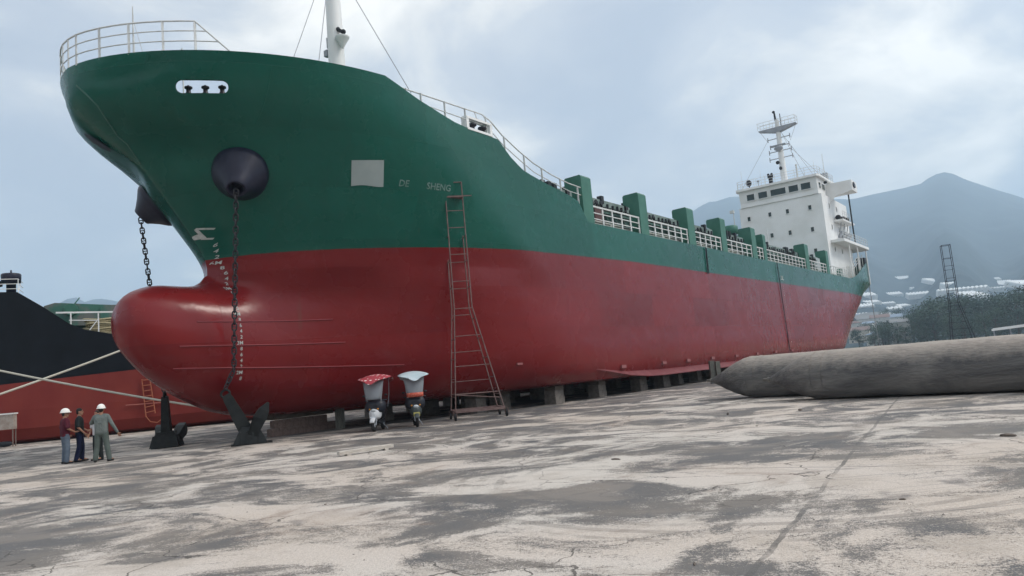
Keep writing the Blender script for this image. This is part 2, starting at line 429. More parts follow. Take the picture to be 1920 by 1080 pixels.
    LK.new(co.outputs['Object'], dv.inputs[0]); LK.new(sv2.outputs[0], dv.inputs[1]); LK.new(dv.outputs[0], vo.inputs['Vector'])
    crack = mm('MULTIPLY', mm('LESS_THAN', vo.outputs['Distance'], .0055), ramp(noise_(.25, 3, .5, 0, off=(15, 70, 0)), [(.47, (0, 0, 0)), (.55, (.8, .8, .8))]))
    col = mixc(crack, col, (.07, .063, .058))
    # brown rust wash
    rw = ramp(noise_(.6, 6, .65, .8, off=(44, 21, 0)), [(.58, (0, 0, 0)), (.72, (.5, .5, .5))])
    col = mixc(rw, col, (.21, .15, .115))
    # oil and damp stains
    st = ramp(noise_(.9, 3, .5, .5, off=(90, 40, 0)), [(.66, (0, 0, 0)), (.74, (.55, .55, .55))])
    col = mixc(st, col, (.085, .085, .09))
    # slab joints
    sx = K.new('ShaderNodeSeparateXYZ'); mp = K.new('ShaderNodeMapping'); mp.inputs['Rotation'].default_value = (0, 0, R(30))
    LK.new(co.outputs['Object'], mp.inputs[0]); LK.new(mp.outputs[0], sx.inputs[0])
    wob = mm('MULTIPLY', mm('SUBTRACT', noise_(1.5, 4, .6, 0), .5), .10)
    def joint(v, period, off, w):
        a = mm('ADD', mm('ADD', v, wob), off)
        f = mm('ABSOLUTE', mm('SUBTRACT', mm('FRACT', mm('DIVIDE', a, period), 0), .5), 0)
        return mm('LESS_THAN', f, w / period)
    j = mm('MAXIMUM', joint(sx.outputs['X'], 12.34, 1.56 + 6.17, .028), joint(sx.outputs['Y'], 9.6, 3.1, .018))
    col = mixc(mm('MULTIPLY', j, ramp(noise_(.8, 4, .6, 0, off=(5, 5, 0)), [(.4, (.15, .15, .15)), (.6, (.75, .75, .75))])), col, (.11, .105, .10))
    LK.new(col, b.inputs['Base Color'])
    rr = ramp(mask, [(0, (.72, .72, .72)), (1, (.95, .95, .95))]); LK.new(rr, b.inputs['Roughness'])
    bp = K.new('ShaderNodeBump'); bp.inputs['Strength'].default_value = .55; bp.inputs['Distance'].default_value = .02
    hh = mm('ADD', mm('MULTIPLY', mask, .6), mm('ADD', mm('MULTIPLY', grit, .7), mm('MULTIPLY', speck, .35)))
    hh = mm('SUBTRACT', hh, mm('MULTIPLY', j, 1.2))
    LK.new(hh, bp.inputs['Height']); LK.new(bp.outputs[0], b.inputs['Normal'])
    return m
M_GROUND = ground_material()
g = MB()
XS = (-170, 150); YS = (-30, 175)
g.add([(XS[0], YS[0], 0), (XS[1], YS[0], 0), (XS[1], YS[1], 0), (XS[0], YS[1], 0),
       (XS[0], YS[0], -1.4), (XS[1], YS[0], -1.4), (XS[1], YS[1], -1.4), (XS[0], YS[1], -1.4)],
      [(0, 1, 2, 3), (0, 4, 5, 1), (1, 5, 6, 2), (2, 6, 7, 3), (3, 7, 4, 0)])
tag(g.build('concrete_yard_ground', M_GROUND), kind='structure')
M_LAND = mat('low_land', (.055, .075, .045), .95, (.10, .10, .07), .02, detail=8)
g = MB()
g.add([(-5600, -800, -1.2), (5600, -800, -1.2), (5600, 5800, -1.2), (-5600, 5800, -1.2)], [(0, 1, 2, 3)])
tag(g.build('ground', M_LAND), kind='structure')

# ------------------------------------------------------------------ hills
RIDGE = [(-80, .10), (-60, .11), (-45, .10), (-34.7, .107), (-33, .106), (-31.5, .1261), (-30.9, .132), (-30.48, .1328), (-30.0, .1273), (-29.5, .1302), (-29.1, .1307), (-28.4, .127), (-26.8, .121), (-15, .12), (0, .15),
         (10.2, .168), (12.6, .177), (14.3, .19), (14.72, .1947), (15.54, .1998), (16.1, .199), (16.9, .2019), (17.7, .2005), (20.1, .196), (23.3, .182), (25.3, .1757), (26.7, .1775), (28.36, .1783), (29.5, .179), (29.9, .183), (30.3, .1865), (30.77, .1878), (31.2, .1865), (31.6, .182), (32.0, .1765), (32.6, .169), (33.2, .163), (35.1, .143), (38, .10), (41, .06), (50, .04), (80, .04)]  # unseen right end of the ridge lowered so the aft hull reflects bright sky
FAR = 2.2
RAD = [(r * FAR, f) for r, f in [(235, 0.0), (300, .045), (450, .14), (700, .28), (1000, .44), (1400, .70), (1700, .90), (2000, 1.0), (2250, .97), (2500, .75)]]
def tab(T, x):
    if x <= T[0][0]: return T[0][1]
    for (a, b), (c, d) in zip(T, T[1:]):
        if x <= c: return b + (d - b) * (x - a) / (c - a)
    return T[-1][1]
def hill_h(az, r):
    e = tab(RIDGE, az)
    far = tab(RAD, r)
    x, y = r * math.sin(R(az)), r * math.cos(R(az))
    w = min(1, max(0, (r - 570) / 900))
    nz = noise.fractal(Vector((x, y, 0)) * .0019, 1.0, 2.0, 7) * 34 * w * (1.25 - far) + noise.fractal(Vector((x, y, 9)) * .012, 1, 2, 4) * 4.5 * w
    # spurs and gullies running down from the ridge
    sp = math.sin(az * 1.1 + 2.2 * noise.noise(Vector((az * .12, r * .0007, 3)))) * 48 * max(0, min(1, (r - 1100) / 1500)) * (1 - far) * 2
    return max(-1.3, r * e * far + nz + sp) if r > 520 else -1.3
verts = []; faces = []
AZS = [-80 + i * .5 for i in range(321)]
RS = [515 + (5500 - 515) * (i / 120) ** 1.35 for i in range(121)]
for az in AZS:
    for r in RS:
        verts.append((r * math.sin(R(az)), r * math.cos(R(az)), hill_h(az, r) if r > 516 else -1.35))
nr = len(RS)
for i in range(len(AZS) - 1):
    for j in range(nr - 1):
        faces.append((i * nr + j, (i + 1) * nr + j, (i + 1) * nr + j + 1, i * nr + j + 1))
g = MB(); g.add(verts, faces, True)
M_HILL = mat('wooded_slope', (.016, .034, .052), .95, (.042, .070, .082), .009, detail=14, bump=1.0, bscale=.05)
tag(g.build('hills', M_HILL), kind='structure')
def on_hill(az, el):
    """Point on the slope seen at this bearing and elevation tangent from eye height."""
    r = 530.0
    while r < 4400:
        h = hill_h(az, r)
        if h - 1.68 >= r * el: break
        r += 4.0
    return Vector((r * math.sin(R(az)), r * math.cos(R(az)), hill_h(az, r))), r
# ------------------------------------------------------------------ the ship: local x = to port, y = aft along the keel, z = up
SHIP_RZ = R(-36.093)
SU = Vector((.58910, .80806, 0)); SN = Vector((.80806, -.58910, 0))
SHIP_O = SN * -25.6
def sw(x, y, z): return SHIP_O + SN * x + SU * y + Vector((0, 0, z))
ship = empty('cargo_ship', SHIP_O, SHIP_RZ, 'large cargo ship with dark green topsides, red bottom, bulbous bow and white wheelhouse aft', 'ship')

def hull_material():
    m = bpy.data.materials.new('hull_paint'); m.use_nodes = True
    t = m.node_tree; b = t.nodes['Principled BSDF']; K = t.nodes; LK = t.links
    co = K.new('ShaderNodeTexCoord'); sp = K.new('ShaderNodeSeparateXYZ'); LK.new(co.outputs['Object'], sp.inputs[0])
    def mm(op, *a, clamp=False):
        x = K.new('ShaderNodeMath'); x.operation = op; x.use_clamp = clamp
        for i, v in enumerate(a):
            if isinstance(v, (int, float)): x.inputs[i].default_value = v
            else: LK.new(v, x.inputs[i])
        return x.outputs[0]
    def nz(scale, detail, stretch, rough=.55, dist=0.0):
        mp = K.new('ShaderNodeMapping'); mp.inputs['Scale'].default_value = stretch; LK.new(co.outputs['Object'], mp.inputs[0])
        n = K.new('ShaderNodeTexNoise'); n.inputs['Scale'].default_value = scale; n.inputs['Detail'].default_value = detail; n.inputs['Roughness'].default_value = rough; n.inputs['Distortion'].default_value = dist
        LK.new(mp.outputs[0], n.inputs['Vector']); return n.outputs['Fac']
    def ramp(f, stops):
        r = K.new('ShaderNodeValToRGB'); LK.new(f, r.inputs[0]); e = r.color_ramp.elements
        e[0].position, e[0].color = stops[0][0], (*stops[0][1], 1); e[1].position, e[1].color = stops[-1][0], (*stops[-1][1], 1)
        for p, c in stops[1:-1]:
            k = e.new(p); k.color = (*c, 1)
        return r.outputs[0]
    def mix(f, a, c):
        x = K.new('ShaderNodeMix'); x.data_type = 'RGBA'
        LK.new(f, x.inputs['Factor']) if not isinstance(f, float) else setattr(x.inputs['Factor'], 'default_value', f)
        for nm, v in (('A', a), ('B', c)):
            if isinstance(v, tuple): x.inputs[nm].default_value = (*v, 1)
            else: LK.new(v, x.inputs[nm])
        return x.outputs['Result']
    # painted line: a little lower at the stem than amidships
    k = mm('DIVIDE', mm('SUBTRACT', sp.outputs['Y'], 15.6), 22.4, clamp=True)
    wl = mm('ADD', mm('MULTIPLY', k, .42), 6.87)
    above = mm('GREATER_THAN', sp.outputs['Z'], mm('ADD', wl, mm('MULTIPLY', mm('SUBTRACT', nz(2.0, 2, (1, 1, 1)), .5), .03)))
    broad = nz(.22, 6, (1, .6, 1.2), .6)
    streak = nz(1.3, 5, (1, 1.2, .10), .6, .4)
    rolls = nz(1.0, 4, (1, .08, 3.2), .6)
    green = ramp(broad, [(.3, (.0022, .068, .048)), (.5, (.0034, .082, .059)), (.7, (.006, .096, .070))])
    green = mix(ramp(streak, [(.55, (0, 0, 0)), (.8, (.45, .45, .45))]), green, (.012, .078, .06))
    red = ramp(broad, [(.3, (.145, .0095, .0105)), (.5, (.165, .011, .0125)), (.7, (.182, .0135, .015))])
    red = mix(ramp(rolls, [(.5, (0, 0, 0)), (.75, (.5, .5, .5))]), red, (.158, .014, .022))
    red = mix(ramp(streak, [(.58, (0, 0, 0)), (.85, (.2, .2, .2))]), red, (.12, .02, .026))
    scuff = ramp(nz(.8, 8, (1, .7, .8), .7, 1.0), [(.62, (0, 0, 0)), (.75, (.30, .30, .30))])
    red = mix(scuff, red, (.19, .035, .042))
    cv = K.new('ShaderNodeCombineXYZ'); LK.new(sp.outputs['Y'], cv.inputs[0]); LK.new(sp.outputs['Z'], cv.inputs[1])
    br = K.new('ShaderNodeTexBrick'); LK.new(cv.outputs[0], br.inputs['Vector'])
    br.inputs['Scale'].default_value = 1.0; br.inputs['Brick Width'].default_value = 6.1; br.inputs['Row Height'].default_value = 1.82; br.inputs['Mortar Size'].default_value = .022; br.inputs['Mortar Smooth'].default_value = .6
    br.inputs['Color1'].default_value = (.86, .86, .86, 1); br.inputs['Color2'].default_value = (1.08, 1.08, 1.08, 1); br.inputs['Mortar'].default_value = (.92, .92, .92, 1)
    col = K.new('ShaderNodeMix'); col.data_type = 'RGBA'; col.blend_type = 'MULTIPLY'; col.inputs['Factor'].default_value = 1
    # thin rust runs and scrapes
    run = mm('MULTIPLY', ramp(nz(3.2, 3, (1, 1.0, .05), .5, .2), [(.69, (0, 0, 0)), (.77, (.35, .35, .35))]), ramp(nz(.35, 4, (1, 1, 1)), [(.5, (0, 0, 0)), (.62, (1, 1, 1))]))
    base = mix(run, mix(above, red, green), (.11, .055, .035))
    LK.new(base, col.inputs['A']); LK.new(br.outputs['Color'], col.inputs['B'])
    LK.new(col.outputs['Result'], b.inputs['Base Color'])
    LK.new(ramp(nz(.5, 5, (1, 1, 1)), [(.3, (.22, .22, .22)), (.7, (.32, .32, .32))]), b.inputs['Roughness'])
    b.inputs['Specular IOR Level'].default_value = .3
    # plating: faint dishing between frames and weld seams
    dish = nz(.75, 3, (1, 1, 1.2))
    b1 = K.new('ShaderNodeBump'); b1.inputs['Strength'].default_value = .2; b1.inputs['Distance'].default_value = .16; LK.new(dish, b1.inputs['Height'])
    b2 = K.new('ShaderNodeBump'); b2.inputs['Strength'].default_value = .16; b2.inputs['Distance'].default_value = .02; LK.new(br.outputs['Fac'], b2.inputs['Height']); LK.new(b1.outputs[0], b2.inputs['Normal'])
    LK.new(b2.outputs[0], b.inputs['Normal'])
    return m
M_HULL = hull_material()

def build_hull():
    NV, NU = 30, 26
    V = []; F = []
    idx = {}
    def vid(x, y, z):
        if abs(x) < 1e-5: x = 0.0
        k = (round(x, 4), round(y, 4), round(z, 4))
        if k not in idx: idx[k] = len(V); V.append((x, y, z))
        return idx[k]
    rs = stem_s(13.1)
    fs = sorted(set([(i / 42) ** 1.6 for i in range(43)] + [(s - rs) / (34 - rs) for s in (19.3, 22.35, 26.0, 26.56, 27.2, 27.9, 32.4, 33.0, 33.3)]))
    cols = []
    for s in [12.3, 12.36, 12.42, 12.5, 12.6, 12.72, 12.85, 13.0, 13.2, 13.45, 13.75, 14.1, 14.5, 14.9, 15.2, 15.45, 15.6]:
        cols.append(([(x, s, z) for x, z in lower_section(s, NV)], None))
    for f in fs:
        s = 15.75 + f * (34 - 15.75)
        low = [(x, s, z) for x, z in lower_section(s, NV)]
        zr = 13.1
        for _ in range(12):
            q = stem_s(min(zr, 13.1)); zr = rim_z(q + f * (34 - q))
        up = []
        for k in range(NU + 1):
            z = ZN + (zr - ZN) * k / NU
            q = stem_s(z); y = q + f * (34 - q)
            up.append((half_upper(y, z) if f > 0 else 0.0, y, z))
        low[-1] = up[0]
        cols.append((low, up))
    for s in [36 + 3.5 * i for i in range(14)] + [84, 86, 88, 90, 91.5, 93, 94, 95.5, 97, 98.5, 100, 101, 102, 103, 104, 104.5, 105.5, 106.5, 107.5, 108.3, 109]:
        low = [(x, s, z) for x, z in lower_section(s, NV)]
        zr = rim_z(s)
        up = [(half_aft(s, ZN + (zr - ZN) * k / NU), s, ZN + (zr - ZN) * k / NU) for k in range(NU + 1)]
        low[-1] = up[0]
        cols.append((low, up))
    def quad(a, b, c, d, flip):
        q = []
        for i in ((a, b, c, d) if not flip else (d, c, b, a)):
            if i not in q: q.append(i)
        if len(q) >= 3: F.append(q)
    for (l0, u0), (l1, u1) in zip(cols, cols[1:]):
        for sg in (1, -1):
            I = [[vid(x * sg, y, z) for x, y, z in l] for l in (l0, l1)]
            for k in range(len(l0) - 1): quad(I[0][k], I[1][k], I[1][k + 1], I[0][k + 1], sg < 0)
            if u0 and u1:
                I = [[vid(x * sg, y, z) for x, y, z in l] for l in (u0, u1)]
                for k in range(len(u0) - 1): quad(I[0][k], I[1][k], I[1][k + 1], I[0][k + 1], sg < 0)
    l, u = cols[-1]
    for L_ in (l, u):
        P_ = [vid(x, y, z) for x, y, z in L_]; Q_ = [vid(-x, y, z) for x, y, z in L_]
        for k in range(len(L_) - 1): quad(P_[k], Q_[k], Q_[k + 1], P_[k + 1], False)
    me = bpy.data.meshes.new('hull'); me.from_pydata(V, [], F); me.materials.append(M_HULL)
    me.polygons.foreach_set('use_smooth', [True] * len(me.polygons)); me.update()
    o = bpy.data.objects.new('hull', me); COL.objects.link(o)
    so = o.modifiers.new('plate', 'SOLIDIFY'); so.thickness = .09; so.offset = -1
    cutters = []
    for sg in (1, -1):
        a = Vector((2.99 * sg, 13.12, 11.99)); b_ = Vector((4.10 * sg, 14.33, 11.99))
        d = (b_ - a).normalized(); nn = Vector((d.y, -d.x, 0)) * sg
        hw, hh = (b_ - a).length / 2, .2
        poly = []
        for i in range(21):
            t = -math.pi / 2 + math.pi * i / 20; poly.append((hw - hh + hh * math.cos(t), hh * math.sin(t)))
        for i in range(21):
            t = math.pi / 2 + math.pi * i / 20; poly.append((-hw + hh + hh * math.cos(t), hh * math.sin(t)))
        mb = MB(); mb.prism(poly, (a + b_) / 2 - nn * 1.2, d, (0, 0, 1), nn * 2.4)
        c = mb.build('hole', M_HULL)
        bm = bmesh.new(); bm.from_mesh(c.data); bmesh.ops.recalc_face_normals(bm, faces=bm.faces); bm.to_mesh(c.data); bm.free()
        md = o.modifiers.new('hole', 'BOOLEAN'); md.object = c; md.operation = 'DIFFERENCE'; md.solver = 'EXACT'
        cutters.append(c)
    dg = bpy.context.evaluated_depsgraph_get(); dg.update()
    me2 = bpy.data.meshes.new_from_object(o.evaluated_get(dg))
    o.modifiers.clear(); o.data = me2; me2.name = 'hull'
    print('hull faces', len(F), '->', len(me2.polygons))
    me2.set_sharp_from_angle(angle=R(40))
    for c in cutters: bpy.data.objects.remove(c)
    o.parent = ship
    return o
hull = build_hull()

def hx(s, z):
    if z >= ZN: return half(s, z)
    sec = lower_section(s, 26); best = 0.0
    for (x0, z0), (x1, z1) in zip(sec, sec[1:]):
        if (z0 - z) * (z1 - z) <= 0 and z0 != z1: best = max(best, x0 + (x1 - x0) * (z - z0) / (z1 - z0))
    return best
def hnorm(s, z):
    e = .05
    ds = (hx(s + e, z) - hx(s - e, z)) / (2 * e); dz = (hx(s, z + e) - hx(s, z - e)) / (2 * e)
    return Vector((1, -ds, -dz)).normalized()
def on_hull(s, z, off): return Vector((hx(s, z), s, z)) + hnorm(s, z) * off
def decal(name, polys, m, off=.014, parent=None):
    """Painted mark: polygons given as (station, height) laid on the port side."""
    mb = MB()
    for vs, fs in polys: mb.add([on_hull(s, z, off) for s, z in vs], fs)
    return mb.build(name, m, parent or ship)
def text_polys(txt, size, s0, z0, cx=1.0, slope=0.0):
    cu = bpy.data.curves.new('lettering', 'FONT'); cu.body = txt; cu.size = size; cu.offset = size * .014; cu.resolution_u = 2; cu.align_x = 'LEFT'
    o = bpy.data.objects.new('lettering', cu); COL.objects.link(o)
    dg = bpy.context.evaluated_depsgraph_get(); me = bpy.data.meshes.new_from_object(o.evaluated_get(dg))
    vs = [(s0 + v.co.x * cx, z0 + v.co.y + slope * v.co.x) for v in me.vertices]; fs = [tuple(p.vertices) for p in me.polygons]
    bpy.data.objects.remove(o); bpy.data.curves.remove(cu); bpy.data.meshes.remove(me)
    return vs, fs
def thick(a, b, w):
    """A painted stroke from a to b in (station, height)."""
    d = Vector((b[0] - a[0], b[1] - a[1])); ln = d.length; d /= ln; q = Vector((-d.y, d.x)) * w / 2
    n = max(1, int(ln / .12)); vs = []; fs = []
    for i in range(n + 1):
        p = Vector(a) + d * ln * i / n
        vs += [tuple(p - q), tuple(p + q)]
        if i: fs.append((2 * i - 2, 2 * i, 2 * i + 1, 2 * i - 1))
    return vs, fs
M_MARK = mat('mark_paint', (.50, .52, .50), .6, (.34, .38, .36), 8)
M_FADED = mat('faded_paint', (.16, .245, .22), .6, (.09, .17, .145), 5)
M_PATCH = mat('patch_paint', (.30, .345, .34), .55, (.27, .32, .315), 1.5)
# draught marks down the bow, 0.2 m apart; whole metres carry an M
polys = []
z = 7.36; seq = []
zz_ = 7.38
nums = ['6', '4', '2', '6M'] + ['8', '6', '4', '2', '5M', '8', '6', '4', '2', '4M', '8', '6', '4', '2', '3M', '8', '6', '4', '2', '2M', '8']
S_AT = [(7.4, 15.70), (6.9, 15.88), (6.0, 16.12), (5.4, 16.0), (4.6, 15.86), (3.4, 15.86), (2.4, 15.92), (1.7, 16.1)]
for k, tx in enumerate(nums):
    zc = 7.3 - .2095 * k
    s0 = smooth_tab(sorted(S_AT), zc)
    if len(tx) == 2: s0 -= .12
    decal('draught_mark', [text_polys(tx, .175, s0 - .05, zc)], M_MARK)
# bulbous bow symbol
arc = [(15.42, 7.62)] + [(15.30 + .10 * math.cos(t), 7.70 + .09 * math.sin(t)) for t in [math.pi * (1.5 - i / 8) for i in range(9)]] 
decal('bow_symbol', [thick((15.16, 7.97), (15.52, 7.89), .05), thick((15.18, 7.95), (15.46, 7.62), .05), thick((15.40, 7.62), (15.62, 7.575), .05),
                     (arc, [tuple(range(len(arc) - 1, -1, -1))])], M_MARK)
# dark bow chock low on the starboard side of the stem
mb = MB(); vs = []
for i in range(20):
    t = 2 * math.pi * i / 20; a, c = .5 * math.cos(t), .10 * math.sin(t)
    s_, z_ = 12.36 + .83 * a + .55 * c, 11.08 - .55 * a + .83 * c
    p = on_hull(s_, z_, .07); vs.append((-p.x, p.y, p.z))
mb.add(vs, [tuple(range(19, -1, -1))]); mb.build('bow_chock', M_BLACK, ship)
# welded stem bar line
mb = MB(); mb.tube([on_hull(s_, z_, .004) for s_, z_ in ((11.07, 12.39), (11.27, 11.98), (11.53, 11.66), (11.78, 11.39), (12.06, 11.16), (12.37, 10.93), (12.69, 10.72), (12.99, 10.48), (13.3, 10.2))], .03, 6)
mb.build('stem_seam', mat('seam_green', (.05, .13, .105), .45), ship)
# grey panel added where a blur hides the plating, and half rubbed-out name
vs = []; fs = []
NXp, NZp = 12, 10
for j in range(NZp + 1):
    for i in range(NXp + 1):
        u_, w_ = i / NXp, j / NZp
        bot = 9.13 + .03 * math.sin(u_ * 5.2) + .05 * u_
        vs.append((18.74 + (19.88 - 18.74) * u_ + (18.52 - 18.74 + (.02) * u_) * w_, bot + (10.0 + .09 * u_ - bot) * w_))
for j in range(NZp):
    for i in range(NXp):
        a = j * (NXp + 1) + i; fs.append((a, a + 1, a + NXp + 2, a + NXp + 1))
decal('added_grey_panel', [(vs, fs)], M_PATCH)
decal('ship_name', [text_polys('DE', .34, 20.44, 9.22)], M_FADED); decal('ship_name', [text_polys('SHENG', .36, 21.62, 9.2, 1.0)], M_FADED)
# midship draught scale
for k in range(25): decal('draught_mark', [text_polys(['8', '6', '4', '2', '6M'][k % 5] if k % 5 < 4 else '%dM' % (6 - k // 5), .14, 65.55 + .012 * k, 7.0 - .2 * k)], M_MARK)
decal('load_mark', [thick((65.3, 7.95), (65.9, 7.55), .09), thick((65.9, 7.95), (65.45, 7.6), .07), thick((65.2, 7.62), (66.1, 7.62), .06)], M_MARK)
# spray strips on the bulb
for (sa, za), (sb, zb) in (((14.35, 4.38), (19.1, 4.32)), ((13.8, 3.55), (19.55, 3.41)), ((13.75, 2.82), (21.8, 2.37))):
    mb = MB(); mb.tube([on_hull(sa + (sb - sa) * i / 26, za + (zb - za) * i / 26, .008) for i in range(27)], .026, 6)
    mb.build('spray_strip', mat('red_strip', (.20, .035, .042), .5), ship)
# bilge keel with sacrificial anodes
mb = MB(); P_ = []
for i in range(50):
    s = 32.6 + i * .88
    w = .55 * min(1, i / 6)
    zr = lerp_tab([(32.6, 1.5), (36, 1.22), (40, 1.12), (78, 1.12)], s)
    r0 = on_hull(s, zr, -.02); tip = r0 + Vector((.80, 0, -.60)) * w
    P_ += [r0 + Vector((0, 0, .025)), tip + Vector((0, 0, .02)), tip - Vector((0, 0, .02)), r0 - Vector((0, 0, .03))]
F_ = []
for i in range(49):
    for k in range(4): F_.append((4 * i + k, 4 * i + (k + 1) % 4, 4 * i + 4 + (k + 1) % 4, 4 * i + 4 + k))
F_ += [(0, 1, 2, 3), (199, 198, 197, 196)]
mb.add(P_, F_); bk = mb.build('bilge_keel', mat('keel_red', (.13, .02, .025), .5, (.17, .04, .042), 2), ship)
for s in (35.5, 40.5, 44, 48, 52.5, 57, 61.5, 66): mb = MB(); mb.box(on_hull(s, 1.5, .04), (.10, .5, .16)); mb.build('anode', mat('zinc', (.24, .09, .09), .6), bk)
mb = MB()
for s in (27.0,): mb.box(on_hull(s, 2.05, .03), (.06, .4, .09))
mb.build('hull_anode', MATS['zinc'], ship)
# decks, closed by transverse bulkheads
def deck_mesh(s_list, z, inset=.12):
    mb = MB(); P_ = []
    for s in s_list:
        w = max(half(s, z) - inset, .02); P_ += [(w, s, z), (-w, s, z)]
    mb.add(P_, [(2 * i, 2 * i + 2, 2 * i + 3, 2 * i + 1) for i in range(len(s_list) - 1)]); return mb
mb = deck_mesh([12.55 + .35 * i for i in range(20)] + [20 + i for i in range(7)] + [26.4], 11.15)
mb.box((0, 26.42, 10.07), (12.9, .06, 2.1))
mb.build('forecastle_deck', M_GREEN, ship)
mb = deck_mesh([26.45] + [28 + 3 * i for i in range(27)] + [108.8], 9.0); mb.build('main_deck', M_GREEN, ship)
# hawse bolsters
M_NAVY = mat('bolster_paint', (.012, .013, .028), .38, (.02, .022, .04), 3)
TIPS = {}
for sg in (1, -1):
    c = Vector((2.92 * sg, 15.37, 9.5)); nn = hnorm(15.37, 9.5); nn.x *= sg
    ax = nn * .80 + Vector((0, 0, -.30)) if sg > 0 else nn * .62 + Vector((0, 0, -.08)); ln = ax.length; ax.normalize()
    mb = MB(); base = c - nn * .16
    n = 36; rings = []
    upv = Vector((0, 0, 1)); a1 = nn.cross(upv).normalized(); b1 = nn.cross(a1)
    a2 = ax.cross(upv).normalized(); b2 = ax.cross(a2)
    tipc = base + nn * .16 + ax * ln
    prof = [(0, .98), (.16, .96), (.26, .90), (.55, .64), (.85, .42), (.97, .35), (1.0, .31), (.97, .25), (.6, .2)]
    P_ = []
    for t, r in prof:
        cc = base.lerp(tipc, t); A = a1.lerp(a2, t).normalized(); B = b1.lerp(b2, t).normalized()
        for i in range(n):
            q = 2 * math.pi * i / n; P_.append(cc + (A * math.cos(q) + B * math.sin(q)) * r)
    F_ = [(j * n + i, j * n + (i + 1) % n, (j + 1) * n + (i + 1) % n, (j + 1) * n + i) for j in range(len(prof) - 1) for i in range(n)]
    mb.add(P_, F_, True); mb.add(P_[-n:], [tuple(range(n))])
    mb.build('hawse_bolster', M_NAVY, ship)
    TIPS[sg] = tipc + Vector((0, 0, -.12))
# fairlead rollers inside the bulwark openings
for sg in (1, -1):
    for t in (.17, .5, .83):
        p = Vector((2.99 * sg, 13.12, 0)).lerp(Vector((4.10 * sg, 14.33, 0)), t); d = Vector((1.11 * sg, 1.21, 0)).normalized(); inw = Vector((-d.y, d.x * 1, 0)) if sg > 0 else Vector((-d.y, d.x, 0)) * -1
        if inw.y < 0: inw = -inw
        p = p + inw * .28
        mb = MB(); mb.lathe([(.10, 11.78), (.10, 11.98), (.075, 12.02), (.075, 12.12), (.13, 12.15), (.13, 12.20), (.05, 12.22), (.03, 12.26)], (p.x, p.y, 0), n=12)
        mb.build('fairlead_roller', M_BLACK, ship)
# bow pulpit rail on the bulwark
def rim_pt(s, sg, z, inset=.06): return Vector((sg * max(half(s, 13.1) - inset, 0), s, z))
ringS = [14.1, 13.7, 13.26, 12.9, 12.54, 12.2, 11.86, 11.6, 11.35, 11.15, 11.04]
loop = [rim_pt(s, 1, 0) for s in ringS] + [Vector((0, 11.0, 0))] + [rim_pt(s, -1, 0) for s in ringS[::-1]]
mb = MB()
top = [p + Vector((0, 0, 14.12)) for p in loop[2:-2]]
mb.tube([loop[0] + Vector((0, 0, 13.1))] + top + [loop[-1] + Vector((0, 0, 13.1))], .028, 8)
mb.tube([loop[0].lerp(loop[2], .66) + Vector((0, 0, 13.78))] + [p + Vector((0, 0, 13.78)) for p in loop[2:-2]] + [loop[-1].lerp(loop[-3], .66) + Vector((0, 0, 13.78))], .02, 6)
mb.tube([loop[0].lerp(loop[2], .33) + Vector((0, 0, 13.43))] + [p + Vector((0, 0, 13.43)) for p in loop[2:-2]] + [loop[-1].lerp(loop[-3], .33) + Vector((0, 0, 13.43))], .02, 6)
for i in (2, 4, 6, 8, 10, 11, 12, 14, 16, 18, 20):
    p = loop[i]; mb.bar(p + Vector((0, 0, 13.05)), p + Vector((0, 0, 14.11)), .075, .028, up=(p.x, p.y - 14, 0) if abs(p.x) > .1 else (0, 1, 0))
mb.build('bow_rail', M_RAIL, ship)
# stair with sloping hand rails behind the bulwark, and jackstaff
mb = MB()
for x in (.35, 1.0):
    mb.tube([(x, 13.05, 13.0), (x, 14.5, 14.55), (x, 14.5, 11.2)], .028, 6); mb.tube([(x, 13.35, 12.75), (x, 14.5, 13.95)], .022, 6)
    mb.tube([(x, 13.7, 11.2), (x, 13.7, 13.65)], .022, 6)
mb.box((.68, 13.9, 12.0), (.6, .9, 1.6)); 
mb.build('bow_stair', M_RAIL, ship)
mb = MB(); mb.tube([(.25, 13.1, 11.15), (.25, 13.1, 13.3), (.25, 13.1, 15.95)], .04, 8, radii=[.06, .055, .018]); mb.tube([(.25, 13.1, 15.5), (.3, 13.75, 13.0)], .01, 5)
mb.build('jackstaff', M_RAIL, ship)
# foremast with light brackets, stays
fm = MB(); fm.cyl((0, 22.8, 11.15), (0, 22.8, 25.5), .44, .29, 24); fo = fm.build('foremast', M_WHITE, ship)
mb = MB(); mb.lathe([(.05, -.5), (.12, -.35), (.30, -.05), (.34, 0), (.34, .04)], (.58, 22.7, 17.75), n=14); mb.build('lamp_bracket', M_WHITE, fo)
mb = MB(); mb.bar((.30, 22.7, 18.25), (.72, 22.65, 17.98), .14, .16); mb.ell((.74, 22.65, 17.98), (.12, .12, .12)); mb.ell((.34, 22.7, 18.25), (.11, .11, .12)); mb.build('mast_lamp', M_DARK, fo)
mb = MB(); mb.box((-.52, 22.7, 17.35), (.25, .2, .3)); mb.cyl((-.45, 22.7, 17.6), (-.45, 22.7, 18.1), .05); mb.build('junction_box', M_GREY, fo)
mb = MB()
for a in ((5.45, 15.95, 13.05), (5.85, 16.75, 13.05)): mb.tube([a, (0.2, 22.7, 22.2)], .016, 5)
mb.tube([(6.3, 20.9, 12.9), (.2, 22.9, 21.6)], .018, 5)

mb.build('stay_wires', M_GREY, ship)
